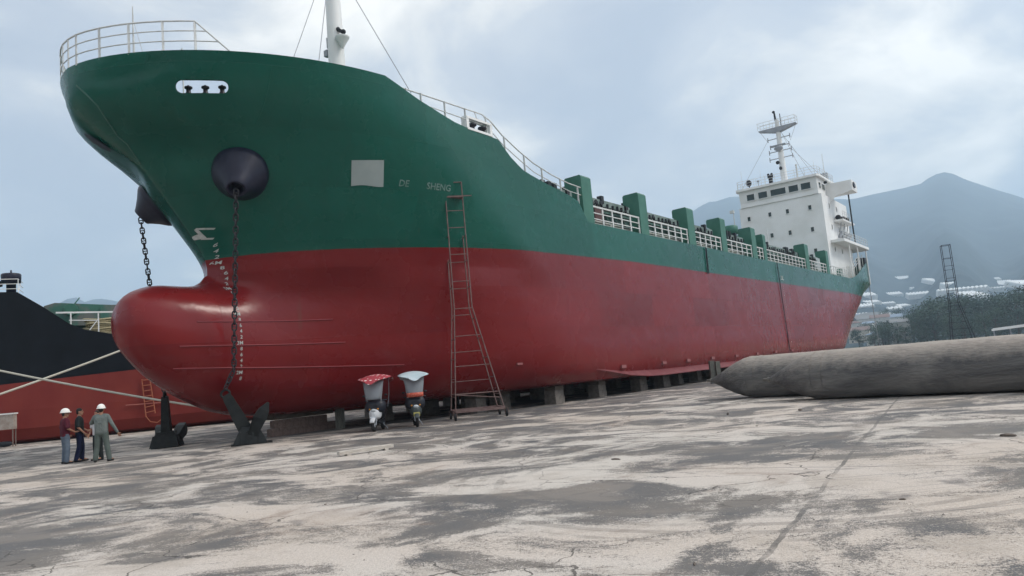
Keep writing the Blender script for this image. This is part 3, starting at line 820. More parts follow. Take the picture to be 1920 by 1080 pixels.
# forecastle side rail following the sheer of the bulwark
for sg in (1, -1):
    mb = MB(); X = 6.5 * sg
    topR = [(19.7, 12.9), (25.05, 12.94), (25.6, 12.78), (26.4, 12.3), (27.65, 11.78), (28.7, 11.42), (30.2, 11.1), (31.75, 10.9), (32.9, 10.85)]
    xx = lambda s: sg * (min(half(s, 12.5) if s < 27 else 6.6, 6.6) - .08)
    mb.tube([(xx(s), s, z) for s, z in topR], .03, 8)
    mid = [(21.4, 12.47), (25.05, 12.46), (25.6, 12.32), (26.4, 11.86), (27.65, 11.36), (28.7, 10.98), (30.2, 10.72), (31.75, 10.5), (32.9, 10.45)]
    if True: mb.tube([(xx(s), s, z) for s, z in mid[:2]], .022, 6); mb.tube([(xx(s), s, z) for s, z in mid[2:]], .022, 6)
    mb.tube([(xx(25.05), 25.05, 12.46), (xx(24.6), 24.7, 12.6), (xx(24.55), 24.55, 12.92)], .02, 6); mb.tube([(xx(25.6), 25.6, 12.32), (xx(25.2), 25.15, 12.92)], .02, 6)
    for s in (20.4, 21.2, 22.6, 23.9, 25.3, 26.55, 28.0, 29.4, 31.0, 32.6):
        zb = rim_z(s) - .1; zt = lerp_tab(topR, s)
        mb.bar((xx(s), s, zb), (xx(s), s, zt), .03, .085)
    mb.build('forecastle_rail', M_RAIL, ship)
# roller fairlead on the bulwark top
fl = MB(); 
for y in (23.95, 25.55): fl.box((6.45, y, 12.28), (.3, .16, .52))
fl.box((6.45, 24.75, 12.56), (.32, 1.76, .1)); fl.box((6.45, 24.75, 12.06), (.34, 1.7, .1)); fo = fl.build('fairlead_frame', M_WHITE, ship)
for y in (24.4, 25.1):
    mb = MB(); mb.lathe([(.10, 0), (.11, .14), (.2, .2), (.2, .27), (.08, .3)], (6.45, y, 12.1), n=12); mb.build('roller', M_BLACK, fo)
mb = MB(); mb.lathe([(.16, 11.15), (.16, 12.35), (.3, 12.38), (.3, 12.5), (.2, 12.6), (.02, 12.63)], (5.6, 23.3, 0), n=14); mb.build('mushroom_vent', M_GREY, ship)
# hatch coamings with stays, covers with their cleats
COV = [(29.6, 35.6), (35.8, 42.2), (42.4, 48.8), (49.0, 55.4), (55.6, 61.8), (64.0, 70.4), (70.6, 77.0), (77.2, 84.6)]
mb = MB()
for a, b in ((29.6, 61.8), (64.0, 84.6)):
    mb.box((0, (a + b) / 2, 9.75), (9.4, b - a, 1.5)); mb.box((0, (a + b) / 2, 10.5), (9.9, b - a + .2, .12))
    y = a + .5
    while y < b:
        for sg in (1, -1): mb.prism([(0, 0), (.55, 0), (.12, 1.45), (0, 1.45)], (4.7 * sg, y, 9.0), (sg, 0, 0), (0, 0, 1), (0, .05, 0))
        y += 1.05
mb.build('hatch_coaming', M_HATCH, ship)
for a, b in COV:
    mb = MB(); w = 4.95
    mb.prism([(-w, 0), (w, 0), (w, .55), (w - .5, .74), (-w + .5, .74), (-w, .55)], (0, a + .06, 10.66), (1, 0, 0), (0, 0, 1), (0, b - a - .12, 0))
    o = mb.build('hatch_cover', mat('hatch_cover_paint', (.13, .19, .175), .6, (.22, .27, .26), 1.6, detail=8), ship)
    y = a + .4
    while y < b - .3:
        for sg in (1,):
            mb = MB()
            k = rnd.random(); y += rnd.uniform(-.12, .12)
            mb.box((sg * 5.0, y, 10.86 + .06 * k), (.10, .10, .26)); mb.bar((sg * 5.04, y + .1, 10.75), (sg * 5.04, y + .5, 10.75 + .25 * k), .04, .05)
            if k > .75: mb.cyl((sg * 5.06, y + .3, 10.95), (sg * 5.12, y + .3, 10.95), .13, n=10)
            if k < .15: mb.box((sg * 4.9, y + .1, 11.2), (.3, .3, .45))
            mb.build('cleat', M_DARK, o)
        y += .62
# tall box pillars at the ship's side
PIL = [(32.95, 33.95), (39.4, 40.4), (46.35, 47.45), (52.3, 53.3), (58.9, 59.95), (61.7, 62.4), (74.2, 75.4), (82.0, 83.0)]
for i, (a, b) in enumerate(PIL):
    for sg in (1, -1):
        mb = MB(); ht = 11.55 if i != 5 else 11.25
        mb.prism([(6.58 * sg, 8.98), (6.58 * sg, ht - .1), (6.5 * sg, ht), (5.62 * sg, ht - .02), (5.55 * sg, ht - .12), (5.55 * sg, 10.98), (5.95 * sg, 10.72), (5.95 * sg, 8.98)], (0, a, 0), (1, 0, 0), (0, 0, 1), (0, b - a, 0))
        mb.build('side_pillar', M_GREEN, ship)
# rails between the pillars
def rail_bay(a, b, name, n=None, sg=1, x=6.48, z0=9.02, h=1.0):
    mb = MB(); n = n or max(2, round((b - a) / 1.05))
    mb.bar((x * sg, a, z0 + h), (x * sg, b, z0 + h), .075, .085)
    for q in (.34, .66): mb.bar((x * sg, a, z0 + h * q), (x * sg, b, z0 + h * q), .035, .05)
    for i in range(n + 1):
        y = a + .06 + (b - a - .12) * i / n; mb.bar((x * sg, y, z0), (x * sg, y, z0 + h), .05, .12, up=(0, 1, 0))
    return mb.build(name, M_RAIL, ship)
ends = [33.3] + [v for p in PIL for v in p] + [91.0]
bays = [(PIL[i][1], PIL[i + 1][0]) for i in range(len(PIL) - 1)] + [(83.0, 91.4)]
for a, b in bays:
    for sg in (1, -1): rail_bay(a, b, 'deck_rail', sg=sg)
# pipes and boxes along the side deck, seen through the rails
mb = MB()
for y0, y1, z_, x_ in ((34, 90, 9.35, 5.75), (34, 62, 9.6, 5.5), (64, 90, 9.55, 5.45)): mb.cyl((x_, y0, z_), (x_, y1, z_), .07, n=8)
y = 35.0
while y < 90:
    mb.box((5.6, y, 9.25), (.35, .3, .5)); y += 2.3
mb.build('deck_pipes', mat('pipe_paint', (.22, .27, .25), .6, (.38, .36, .33), 3), ship)
mb = MB(); mb.box((5.35, 36.6, 9.75), (.2, 1.0, 1.4)); mb.build('deck_door', mat('rust_door', (.09, .05, .05), .7), ship)
# ventilator on deck between the holds
mb = MB(); mb.box((4.2, 62.9, 10.3), (1.2, 1.0, 2.6)); mb.lathe([(.42, 11.6), (.42, 11.8), (.62, 11.85), (.62, 12.5), (.5, 12.6), (.05, 12.65)], (3.6, 62.9, 0), n=16); mb.box((2.9, 62.9, 11.3), (.5, .5, .7))
mb.build('hold_ventilator', M_GREEN, ship)
mb = MB(); mb.cyl((-.5, 86.6, 9.0), (-.5, 86.6, 15.5), .09, .05); mb.cyl((-4.6, 88, 9), (-4.6, 88, 18.4), .07, .05); mb.box((-4.75, 88, 18.6), (.5, .3, .35)); mb.build('deck_lamp_posts', M_RAIL, ship)
# overboard pipes hung down the side
mb = MB(); mb.tube([(6.68, 48.8, 9.0), (6.67, 48.72, 7.2)], .05, 6); mb.build('scupper_pipe', M_DARK, ship)
mb = MB(); mb.tube([(6.7, 64.4, 9.0), (6.68, 64.75, 5.0), (6.66, 65.05, 1.5)], .035, 6); mb.build('hanging_line', M_DARK, ship)
# ------------------------------------------------------------------ superstructure
house = empty('superstructure', (0, 0, 0)); house.parent = ship
mb = MB()
mb.prism([(-4.9, 9.0), (4.9, 9.0), (4.9, 19.35), (-4.9, 19.35)], (0, 91.15, 0), (1, 0, 0), (0, 0, 1), (0, 12.3, 0))
house_w = mb.build('house_wall', M_WHITE, house)
mb = MB()
mb.prism([(91.0, 19.36), (91.05, 19.9), (90.85, 21.36), (98.3, 21.36), (98.3, 19.36)], (-4.62, 0, 0), (0, 1, 0), (0, 0, 1), (9.24, 0, 0))
mb.build('bridge_wall', M_WHITE, house)
mb = MB(); mb.prism([(-4.8, 90.45), (4.8, 90.45), (5.0, 91.0), (5.0, 98.7), (-5.0, 98.7), (-5.0, 91.0)], (0, 0, 21.37), (1, 0, 0), (0, 1, 0), (0, 0, .26)); mb.build('bridge_roof', M_WHITE, house)
def wall_window(x0, x1, z0, z1, y, name='window', f=.06):
    fm_ = MB(); 
    for a, b in (((x0, z0), (x1, z0)), ((x0, z1), (x1, z1))): fm_.box(((x0 + x1) / 2, y - .02, a[1]), (x1 - x0 + f, .07, f))
    for x in (x0, x1): fm_.box((x, y - .021, (z0 + z1) / 2), (f, .07, z1 - z0))
    fo_ = fm_.build(name, M_WHITE, house)
    g_ = MB(); g_.box(((x0 + x1) / 2, y + .006, (z0 + z1) / 2), (x1 - x0 - .02, .04, z1 - z0 - .02)); g_.build('pane', M_GLASS, fo_)
    return fo_
for x0, x1 in ((-3.72, -2.74), (-2.3, -1.17), (-.8, 1.04), (1.35, 2.5), (2.77, 3.92)): wall_window(x0, x1, 20.08, 20.9, 90.93, 'bridge_window')
for x, z in ((-3.81, 17.9), (-1.24, 17.97), (.86, 17.95), (3.45, 17.9), (-1.3, 15.4), (.85, 15.35), (3.42, 15.28), (3.46, 12.72), (-3.8, 15.4), (-1.3, 12.72), (.85, 12.72)):
    wall_window(x - .21, x + .21, z - .3, z + .3, 91.13, 'cabin_window', .07)
def side_window(y0, y1, z0, z1, x):
    fm_ = MB()
    for z in (z0, z1): fm_.box((x + .02, (y0 + y1) / 2, z), (.07, y1 - y0 + .06, .06))
    for y in (y0, y1): fm_.box((x + .021, y, (z0 + z1) / 2), (.07, .06, z1 - z0))
    fo_ = fm_.build('side_window', M_WHITE, house)
    g_ = MB(); g_.box((x - .005, (y0 + y1) / 2, (z0 + z1) / 2), (.04, y1 - y0 - .02, z1 - z0 - .02)); g_.build('pane', M_GLASS, fo_)
for y0, y1 in ((91.6, 92.5), (93.0, 94.4)): side_window(y0, y1, 20.08, 20.85, 4.62)
for z in (12.6, 15.3, 17.9):
    for y in (94, 97.5): side_window(y, y + .45, z, z + .6, 4.9)
# bridge wing, with a curved bracket under it
for sg in (1,):
    mb = MB(); arcp = [(4.63, 17.6)] + [(4.63 + 1.75 * (1 - math.cos(t)), 17.6 + 1.9 * math.sin(t)) for t in [math.pi / 2 * i / 8 for i in range(1, 9)]] + [(7.55, 19.75), (7.55, 21.0), (4.63, 21.0)]
    mb.prism([(x * sg, z) for x, z in arcp], (0, 95.0, 0), (1, 0, 0), (0, 0, 1), (0, .12, 0))
    mb.box((6.08 * sg, 96.4, 19.82), (2.92, 2.7, .14)); mb.box((7.49 * sg, 96.4, 20.44), (.12, 2.7, 1.1)); mb.box((6.08 * sg, 97.72, 20.44), (2.8, .1, 1.1))
    mb.build('bridge_wing', M_WHITE, house)
mb = MB(); mb.cyl((7.56, 95.8, 20.45), (7.68, 95.8, 20.45), .32, n=14); mb.box((7.6, 96.3, 20.4), (.14, .4, .5)); mb.build('side_lamp', M_BLACK, house)
mb = MB(); mb.lathe([(.05, 0), (.16, .06), (.16, .34), (.05, .4)], (4.85, 93.2, 20.9), (1, 0, 0), n=12); mb.build('horn_lamp', M_DARK, house)
# side galleries
for z, ln in ((16.4, 101.5), (13.55, 107.2)):
    X = 6.4
    for sg in (1, -1):
        mb = MB(); mb.prism([(4.91 * sg, 92.6), (X * sg, 92.6), (X * sg, ln - .9), (X * sg - .7 * sg, ln), (4.91 * sg, ln)] if z < 14 else [(4.91 * sg, 95.5), (6.0 * sg, 95.5), (6.0 * sg, ln), (4.91 * sg, ln)], (0, 0, z), (1, 0, 0), (0, 1, 0), (0, 0, .2 if z > 14 else .32)); mb.build('gallery_deck', M_WHITE, house)
    if z < 14: mb = MB(); mb.box((0, 105.3, z + .16), (9.8, 3.7, .3)); mb.build('poop_awning', M_WHITE, house)
    mb = MB()
    for sg in (1, -1):
        xr = (6.3 if z < 14 else 5.95) * sg; y0 = 93.0 if z < 14 else 95.7
        zt = z + (.32 if z < 14 else .2)
        for h in (.35, .68, 1.0): mb.bar((xr, y0, zt + h), (xr, ln - 1.0, zt + h), .035, .035)
        y = y0
        while y <= ln - .9: mb.bar((xr, y, zt), (xr, y, zt + 1), .04, .04); y += 1.1
    mb.build('gallery_rail', M_RAIL, house)
mb = MB()
for sg in (1, -1):
    for y in (96, 100.5, 105.5): mb.cyl((6.1 * sg, y, 9), (6.1 * sg, y, 13.55), .08, n=8)
mb.build('gallery_post', M_WHITE, house)
mb = MB()
for q in ((5.3, 96.2, 16.95, .35), (5.6, 97.4, 16.9, .3), (5.25, 98.6, 17.0, .4)): mb.ell(q[:3], (q[3], q[3], q[3] * .9), 10)
mb.box((5.5, 99.6, 16.9), (.5, .8, .6)); mb.build('deck_gear', M_DARK, house)
mb = MB(); mb.cyl((6.25, 99.0, 13.7), (6.25, 99.0, 20.0), .09, n=8); mb.build('exhaust_pipe', M_DARK, house)
mb = MB()
for y in (96.5, 98.2, 99.9, 101.3): mb.bar((5.05, y, 13.9), (5.4, y + .5, 16.4), .08, .05); mb.bar((5.05, y + .2, 14.6), (5.3, y + .9, 15.3), .3, .25)
mb.build('side_ladder', M_GREY, house)
# funnel behind the wheelhouse (its top hardly shows)
mb = MB(); mb.prism([(-1.6, 0), (1.6, 0), (1.8, 1), (1.8, 3.2), (1.2, 4), (-1.2, 4), (-1.8, 3.2), (-1.8, 1)], (0, 99.6, 19.36), (1, 0, 0), (0, 1, 0), (0, 0, 1.9)); mb.build('funnel', M_GREEN, house)
# rails, aerials and lamps on the bridge roof
mb = MB(); zt = 21.63
ring = [(-4.6, 90.7), (4.6, 90.7), (4.8, 91.2), (4.8, 98.4), (-4.8, 98.4), (-4.8, 91.2), (-4.6, 90.7)]
for h in (.35, .68, 1.0): mb.tube([(x, y, zt + h) for x, y in ring], .022, 6)
for (xa, ya), (xb, yb) in zip(ring, ring[1:]):
    n = max(1, round(math.hypot(xb - xa, yb - ya) / 1.15))
    for i in range(n): mb.cyl((xa + (xb - xa) * i / n, ya + (yb - ya) * i / n, zt), (xa + (xb - xa) * i / n, ya + (yb - ya) * i / n, zt + 1), .024, n=6)
mb.build('roof_rail', M_RAIL, house)
mb = MB()
for x, y, h in ((-4.4, 92, 2.6), (-3.6, 94, 1.9), (-2.2, 92.5, 2.3), (2.1, 93, 2.2), (3.6, 95, 2.6), (4.4, 96.5, 3.6), (4.0, 98, 3.9), (-3.1, 97, 2.8)):
    mb.cyl((x, y, zt), (x, y, zt + h), .03, .012, n=6)
mb.cyl((2.0, 93.2, zt), (2.0, 93.2, zt + 2.0), .10, n=8); mb.ell((2.0, 93.2, zt + 2.1), (.14, .14, .16), 8)
mb.build('roof_aerials', M_RAIL, house)
mb = MB(); mb.ell((-3.4, 91.4, zt + .75), (.36, .3, .42), 12); mb.cyl((-3.4, 91.5, zt), (-3.4, 91.5, zt + .4), .06); mb.build('searchlight', M_BLACK, house)
mb = MB(); mb.box((-.75, 91.6, zt + .45), (.4, .4, .9)); mb.box((-.75, 91.6, zt + 1.05), (.62, .3, .35)); mb.ell((-.95, 91.5, zt + 1.3), (.16, .16, .16), 8); mb.ell((-.55, 91.5, zt + 1.3), (.16, .16, .16), 8); mb.build('signal_lamp', M_BLACK, house)
mb = MB(); mb.ell((-2.3, 91.6, zt + .8), (.18, .18, .15), 8); mb.cyl((-2.3, 91.6, zt), (-2.3, 91.6, zt + .7), .04); mb.build('gyro_lamp', M_GREY, house); mb = MB(); mb.box((4.1, 97.2, zt + .7), (.9, .8, 1.0)); mb.build('roof_locker', M_GREY, house)
mast = MB(); mast.cyl((.15, 94.2, 21.63), (.15, 94.2, 30.2), .44, .24, 18); mo = mast.build('radar_mast', M_WHITE, house)
mb = MB()
mb.prism([(-2.15, 0), (-2.15, -.12), (-.3, -.62), (.6, -.62), (2.45, -.12), (2.45, 0)], (0, 93.85, 29.25), (1, 0, 0), (0, 0, 1), (0, .7, 0))
mb.build('mast_platform', M_GREY, mo)
mb = MB()
for h in (.45, .9):
    for y in (93.6, 94.8): mb.tube([(-2.15, y, 29.25 + h), (2.45, y, 29.25 + h)], .022, 6)
    for x in (-2.15, 2.45): mb.tube([(x, 93.6, 29.25 + h), (x, 94.8, 29.25 + h)], .022, 6)
for i in range(7):
    for y in (93.6, 94.8): mb.cyl((-2.15 + 4.6 * i / 6, y, 29.2), (-2.15 + 4.6 * i / 6, y, 30.15), .022, n=6)
mb.build('platform_rail', M_RAIL, mo)
mb = MB()
for z, w in ((27.85, 1.35), (26.85, 1.15), (26.2, 1.35), (25.3, 1.4)):
    mb.cyl((.15 - w, 94.1, z), (.15 + w, 94.1, z), .055, n=8)
    for sg in (1, -1): mb.cyl((.15 + sg * w, 94.1, z - .28), (.15 + sg * w, 94.1, z + .28), .06, n=8)
mb.build('yard', M_GREY, mo)
mb = MB(); mb.lathe([(.2, -.3), (.55, 0), (.55, .12), (.3, .3)], (.05, 93.75, 26.4), n=12); mb.box((.05, 93.6, 26.85), (1.9, .16, .14)); mb.build('radar_scanner', M_GREY, mo)
mb = MB(); mb.ell((-.25, 93.7, 24.7), (.24, .24, .24), 10); mb.build('mast_lamp', M_DARK, mo); mb = MB(); mb.ell((.05, 93.6, 23.9), (.2, .2, .24), 10); mb.build('mast_lamp', M_DARK, mo); mb = MB(); mb.cyl((.0, 94.2, 30.2), (-.05, 94.2, 31.3), .14, .10); mb.ell((-.12, 94.2, 31.3), (.2, .16, .16), 8); mb.build('top_lamp', M_DARK, mo); mb = MB(); mb.cyl((.6, 94.2, 29.3), (.6, 94.2, 30.9), .05); mb.build('mast_aerial', M_DARK, mo)
mb = MB()
for a, b in (((-1.2, 94.1, 27.8), (-4.6, 92, 21.8)), ((-2.1, 94.2, 29.2), (-1.2, 94.1, 27.6)), ((.3, 94.2, 28.9), (3.6, 96.5, 21.8)), ((.5, 94.2, 28.6), (2.6, 95, 21.8)), ((2.4, 94.2, 29.2), (1.5, 94.1, 27.2)), ((1.5, 94.1, 26.2), (4.4, 97, 21.8))): mb.tube([a, b], .02, 5)
mb.build('mast_stays', M_GREY, mo)
# aft deck rail steps up to the poop bulwark, with a mooring winch
for sg in (1, -1):
    mb = MB()
    for h in (.4, .75, 1.1): mb.tube([(5.9 * sg, 92.0, 9.3 + h), (5.9 * sg, 97, 9.9 + h), (5.7 * sg, 101, 11.0 + h), (5.5 * sg, 104.5, 11.8 + h)], .035, 6)
    for y in (92, 93.3, 94.7, 96, 97.4, 98.7, 100, 101.4, 102.8, 104.2): mb.bar((5.8 * sg, y, 9.0), (5.8 * sg, y, lerp_tab([(92, 10.4), (97, 11), (101, 12.1), (104.5, 12.9)], y)), .07, .07)
    mb.build('poop_rail', M_RAIL, ship)
mb = MB(); mb.box((5.2, 106.8, 12.1), (1.0, 1.4, 1.1)); mb.build('poop_locker', M_DARK, ship)
mb = MB(); mb.cyl((3.8, 94, 10), (5.4, 94, 10), .5, n=14); mb.box((4.6, 94, 9.4), (1.6, 1.2, .7)); mb.build('mooring_winch', M_GREEN, ship)
# rudder and propeller under the counter
mb = MB(); mb.prism([(101.6, 1.2), (104.2, 1.2), (104.2, 5.0), (101.8, 5.0)], (-.15, 0, 0), (0, 1, 0), (0, 0, 1), (.3, 0, 0)); mb.build('rudder', MATS['keel_red'], ship)
mb = MB()
for k in range(4):
    a = math.pi / 2 * k + .4; d = Vector((math.cos(a), 0, math.sin(a))); e = Vector((-math.sin(a), .6, math.cos(a))).normalized()
    P_ = [Vector((0, 100.9, 2.6)) + d * r + e * w for r, w in ((.2, -.15), (.8, -.42), (1.3, -.25), (1.35, .1), (.8, .42), (.2, .15))]
    mb.add(P_ + [p + Vector((0, .05, 0)) for p in P_], [(0, 1, 2, 3, 4, 5), (11, 10, 9, 8, 7, 6)] + [(i, (i + 1) % 6, 6 + (i + 1) % 6, 6 + i) for i in range(6)])
mb.lathe([(.28, 0), (.28, .5), (.1, .8)], (0, 100.5, 2.6), (0, 1, 0), n=12); mb.build('propeller', mat('bronze', (.35, .22, .08), .4, metal=1.0), ship)

# ------------------------------------------------------------------ anchors and chains
def link_mesh():
    mb = MB(); L_, w, r = .135, .075, .026
    path = []
    for i in range(9):
        t = math.pi * i / 8; path.append((w * math.cos(t), 0, (L_ - w) + w * math.sin(t)))
    for i in range(9):
        t = math.pi + math.pi * i / 8; path.append((w * math.cos(t), 0, -(L_ - w) + w * math.sin(t)))
    mb.tube(path, r, 6, closed=True); mb.cyl((-w, 0, 0), (w, 0, 0), r * .8, n=6)
    return mb
def chain(label, pts, turn):
    root = empty('anchor_chain', pts[0], 0, label, 'chain', 'anchor chains hanging from the bow')
    first = link_mesh().build('link', mat('chain_steel', (.016, .017, .022), .55, (.04, .04, .045), 8), root)
    pts = [Vector(p) for p in pts]; dist = 0; i = 0; k = 0
    seg = [(a, b, (b - a).length) for a, b in zip(pts, pts[1:])]
    total = sum(s_[2] for s_ in seg); pitch = .212
    while dist < total:
        q = dist; 
        for a, b, l in seg:
            if q <= l: break
            q -= l
        p = a.lerp(b, min(q / l, 1)); d = (b - a).normalized()
        o = first if k == 0 else first.copy()
        if k: COL.objects.link(o); o.parent = root
        m = d.to_track_quat('Z', 'Y').to_matrix() @ Matrix.Rotation(turn + (k % 2) * math.pi / 2 + rnd.uniform(-.15, .15), 3, 'Z')
        o.matrix_local = Matrix.Translation(p - pts[0]) @ m.to_4x4()
        dist += pitch; k += 1
    return root
def anchor(label, loc, rz, tilt, fl_tilt):
    root = empty('anchor', loc, rz, label, 'anchor', 'anchors standing on the yard')
    A = mat('anchor_black', (.006, .007, .008), .5, (.016, .018, .018), 4, spec=.2)
    ct, st = math.cos(tilt), math.sin(tilt)
    d = Vector((-st, 0, ct)); side = Vector((ct, 0, st))
    mb = MB(); P_ = []
    for t, w, h in ((.1, .50, .36), (.9, .42, .28), (1.55, .34, .24), (1.72, .26, .2)):
        c = Vector((0, 0, .22)) + d * t
        for a, b in ((-1, -1), (1, -1), (1, 1), (-1, 1)): P_.append(c + side * (a * w / 2) + Vector((0, b * h / 2, 0)))
    F_ = [(4 * j + k, 4 * j + (k + 1) % 4, 4 * j + 4 + (k + 1) % 4, 4 * j + 4 + k) for j in range(3) for k in range(4)] + [(3, 2, 1, 0), (12, 13, 14, 15)]
    mb.add(P_, F_); mb.build('shank', A, root)
    top = Vector((0, 0, .22)) + d * 1.76
    mb = MB(); mb.tube([top + side * (.15 * math.cos(q)) + d * (.13 * math.sin(q)) for q in [2 * math.pi * i / 14 for i in range(14)]], .045, 6, closed=True); mb.build('shackle', A, root)
    mb = MB()
    # crown: flared foot with ribs
    def ring(z, a, b): return [Vector((x * a, y * b, z)) for x, y in ((-1, -1), (1, -1), (1, 1), (-1, 1))]
    P_ = ring(0.02, .56, .52) + ring(.10, .54, .50) + ring(.42, .38, .40) + ring(.60, .26, .30)
    mb.add(P_, [(4 * j + k, 4 * j + (k + 1) % 4, 4 * j + 4 + (k + 1) % 4, 4 * j + 4 + k) for j in range(3) for k in range(4)] + [(3, 2, 1, 0), (12, 13, 14, 15)])
    for x in (-.3, -.1, .1, .3):
        for sg in (1, -1): mb.prism([(0, 0), (.56, 0), (.44, .4), (0, .5)], (x - .02, 0, .05), (0, sg, 0), (0, 0, 1), (.04, 0, 0))
    mb.box((.05, 0, .02), (1.36, .9, .035))
    mb.build('crown', A, root)
    cf, sf = math.cos(fl_tilt), math.sin(fl_tilt); fd = Vector((sf, 0, cf)); fs = Vector((cf, 0, -sf))
    for sg in (1, -1):
        mb = MB(); o_ = Vector((.08, .30 * sg, .30))
        prof = [(0, .20, .15), (.35, .24, .18), (.62, .27, .2), (.9, .22, .16), (1.18, .03, .04)]
        P_ = []
        for t, w, h in prof:
            c = o_ + fd * t + Vector((.10 * t * t, 0, 0)) + Vector((0, sg * .12 * t, 0))
            for a, b in ((-1, -.8), (1, -1), (1, 1), (-1, .8)): P_.append(c + fs * (a * w * .8) + Vector((0, b * h, 0)))
        mb.add(P_, [(4 * j + k, 4 * j + (k + 1) % 4, 4 * j + 4 + (k + 1) % 4, 4 * j + 4 + k) for j in range(4) for k in range(4)] + [(3, 2, 1, 0), (16, 17, 18, 19)])
        mb.build('fluke', A, root)
    return root, Vector(loc) + Matrix.Rotation(rz, 3, 'Z') @ (top + d * .1)
anc_p, topP = anchor('black anchor with raised flukes, its shank leaning under the near chain', (-9.62, 26.55, 0), R(20), R(25), R(22))
anc_s, topS = anchor('black anchor with upright shank, beyond the bulb on the far side of the bow', (-13.70, 29.0, 0), R(104), R(4), R(64))
def w_of(p): return sw(p.x, p.y, p.z)
tp = w_of(TIPS[1]); ts = w_of(TIPS[-1])
knee = Vector((topP.x + .36, topP.y + .05, topP.z + .72))
chain('dark stud link chain hanging down in front of the red bow', [tp, knee, topP], .5)
chain('dark stud link chain hanging clear against the sky beyond the stem', [ts, topS], 1.0)
# ------------------------------------------------------------------ second ship, laid up to the left
s2 = empty('laid_up_ship', (-30.708, 44.237, 0), R(25.13), 'black hulled ship with faded red bottom and green hatch cover behind the bulb', 'ship')
RIM2 = [(-16, 10.2), (-4, 9.25), (.95, 9.1), (2.25, 8.16), (3.64, 7.04), (4.5, 6.62), (5.95, 6.28), (9, 6.2), (48, 6.2)]
def y2(x): return 0.0 if x > -4 else 6.0 * (((-4 - x) / 14) ** 2)
mb = MB(); XS2 = [-18, -16, -14, -12, -10, -8, -6, -4, -2, 0, .95, 1.6, 2.25, 3.0, 3.64, 4.5, 5.2, 5.95, 7.5, 9] + [12 + 4 * i for i in range(10)]
rows = [0, .02, .12, .3, .45, .6, .8, 1.0]
P_ = []
for x in XS2:
    zt = tab(RIM2, x); zl = 3.58 + .05 * x
    zs = [.04, .25, .9, 2.0, zl - .001, zl + .001, zl + (zt - zl) * .5, zt]
    for k, z in enumerate(zs): P_.append((x, min(y2(x), 6) + [1.0, .35, .06, 0, 0, 0, 0, 0][k], z))
    for k, z in reversed(list(enumerate(zs))): P_.append((x, 12.2 - min(y2(x), 6) - [1.0, .35, .06, 0, 0, 0, 0, 0][k] , z))
n = 16; F_ = []; MI = []
base = len(mb.v)
for i in range(len(XS2) - 1):
    for k in range(n):
        if k == 7: continue
        F_.append((i * n + k, (i + 1) * n + k, (i + 1) * n + (k + 1) % n, i * n + (k + 1) % n))
        MI.append(1 if k in (4, 5, 6, 8, 9, 10) else 0)
mb.v += P_; mb.f += [list(f) for f in F_]; mb.m += MI; mb.sm += [False] * len(F_)
mb.add([P_[i] for i in range(n)], [tuple(range(n - 1, -1, -1))]); mb.add([P_[-n + i] for i in range(n)], [tuple(range(n))], mi=1)
M_RED2 = mat('faded_red_bottom', (.16, .017, .015), .65, (.20, .03, .022), .5, detail=9, bump=.15, bscale=.6, stretch=(1, 1, .5))
M_BLK2 = mat('black_topsides', (.004, .006, .009), .6, (.008, .011, .016), .6, detail=8, spec=.12, bump=.12, bscale=.6)
mb.build('hull', [M_RED2, M_BLK2], s2)
mb = MB(); mb.add([(-16, 6, 8.4), (-4, .1, 8.4), (.9, .1, 8.4), (.9, 12, 8.4), (-4, 12, 8.4)], [(0, 1, 2, 3, 4)]); mb.add([(.9, .1, 5.3), (48, .1, 5.3), (48, 12, 5.3), (.9, 12, 5.3)], [(0, 1, 2, 3)])
mb.add([(.9, .1, 5.3), (.9, 12, 5.3), (.9, 12, 8.4), (.9, .1, 8.4)], [(0, 1, 2, 3)]); mb.build('deck', M_GREEN, s2)
mb = MB(); mb.prism([(1.6, 7.2), (20, 6.8), (20, 8.2), (5.8, 8.42), (2.6, 8.68), (2.0, 8.5)], (0, 2.5, 0), (1, 0, 0), (0, 0, 1), (0, 7.2, 0))
for x in (3.4, 5.2, 7, 9): mb.box((x, 2.46, 7.7), (.1, .1, 1.2))
h2 = mb.build('hatch_cover', mat('old_hatch_paint', (.05, .15, .12), .6, (.14, .15, .14), 1.1, detail=7, lo=.45, hi=.6), s2)
mb = MB(); mb.lathe([(.38, -.12), (.40, 0), (.38, .12)], (3.5, 2.4, 8.2), (0, 1, 0), n=14); mb.bar((3.6, 2.38, 8.4), (4.0, 2.38, 8.95), .06, .06); mb.build('cover_wheel', M_GREEN, h2)
mb = MB(); mb.box((11, 3.2, 6.1), (18, .2, 1.8)); mb.build('hatch_coaming', M_HATCH, s2)
mb = MB(); mb.bar((2.9, .25, 7.78), (20, .25, 7.30), .07, .10); mb.bar((3.6, .25, 7.28), (5.2, .25, 7.2), .05, .05)
for x in (3.7, 5.2, 7, 9, 11, 13): mb.bar((x, .25, 5.3), (x, .25, 7.72 - .03 * (x - 3)), .07, .07)
mb.bar((4.7, .25, 6.6), (5.2, .25, 7.3), .05, .05); mb.build('deck_rail', M_WHITE, s2)
mb = MB(); mb.lathe([(.26, 8.4), (.26, 9.75), (.52, 9.8), (.54, 10.3), (.5, 10.36), (.06, 10.4), (.04, 10.6)], (.5, .9, 0), n=18); mb.lathe([(.2, 8.4), (.2, 9.6), (.36, 9.65), (.36, 9.95), (.03, 10)], (-.35, 1.2, 0), n=14); mb.build('mushroom_vent', M_NAVY, s2)
mb = MB()
for z in (9.35, 9.65, 9.95): mb.tube([(-3.5, .3, z), (.95, .3, z), (.95, 2.0, z)], .022, 6)
for x in (-3.2, -2.2, -1.2, -.2, .95): mb.cyl((x, .3, 8.4), (x, .3, 9.97), .025, n=6)
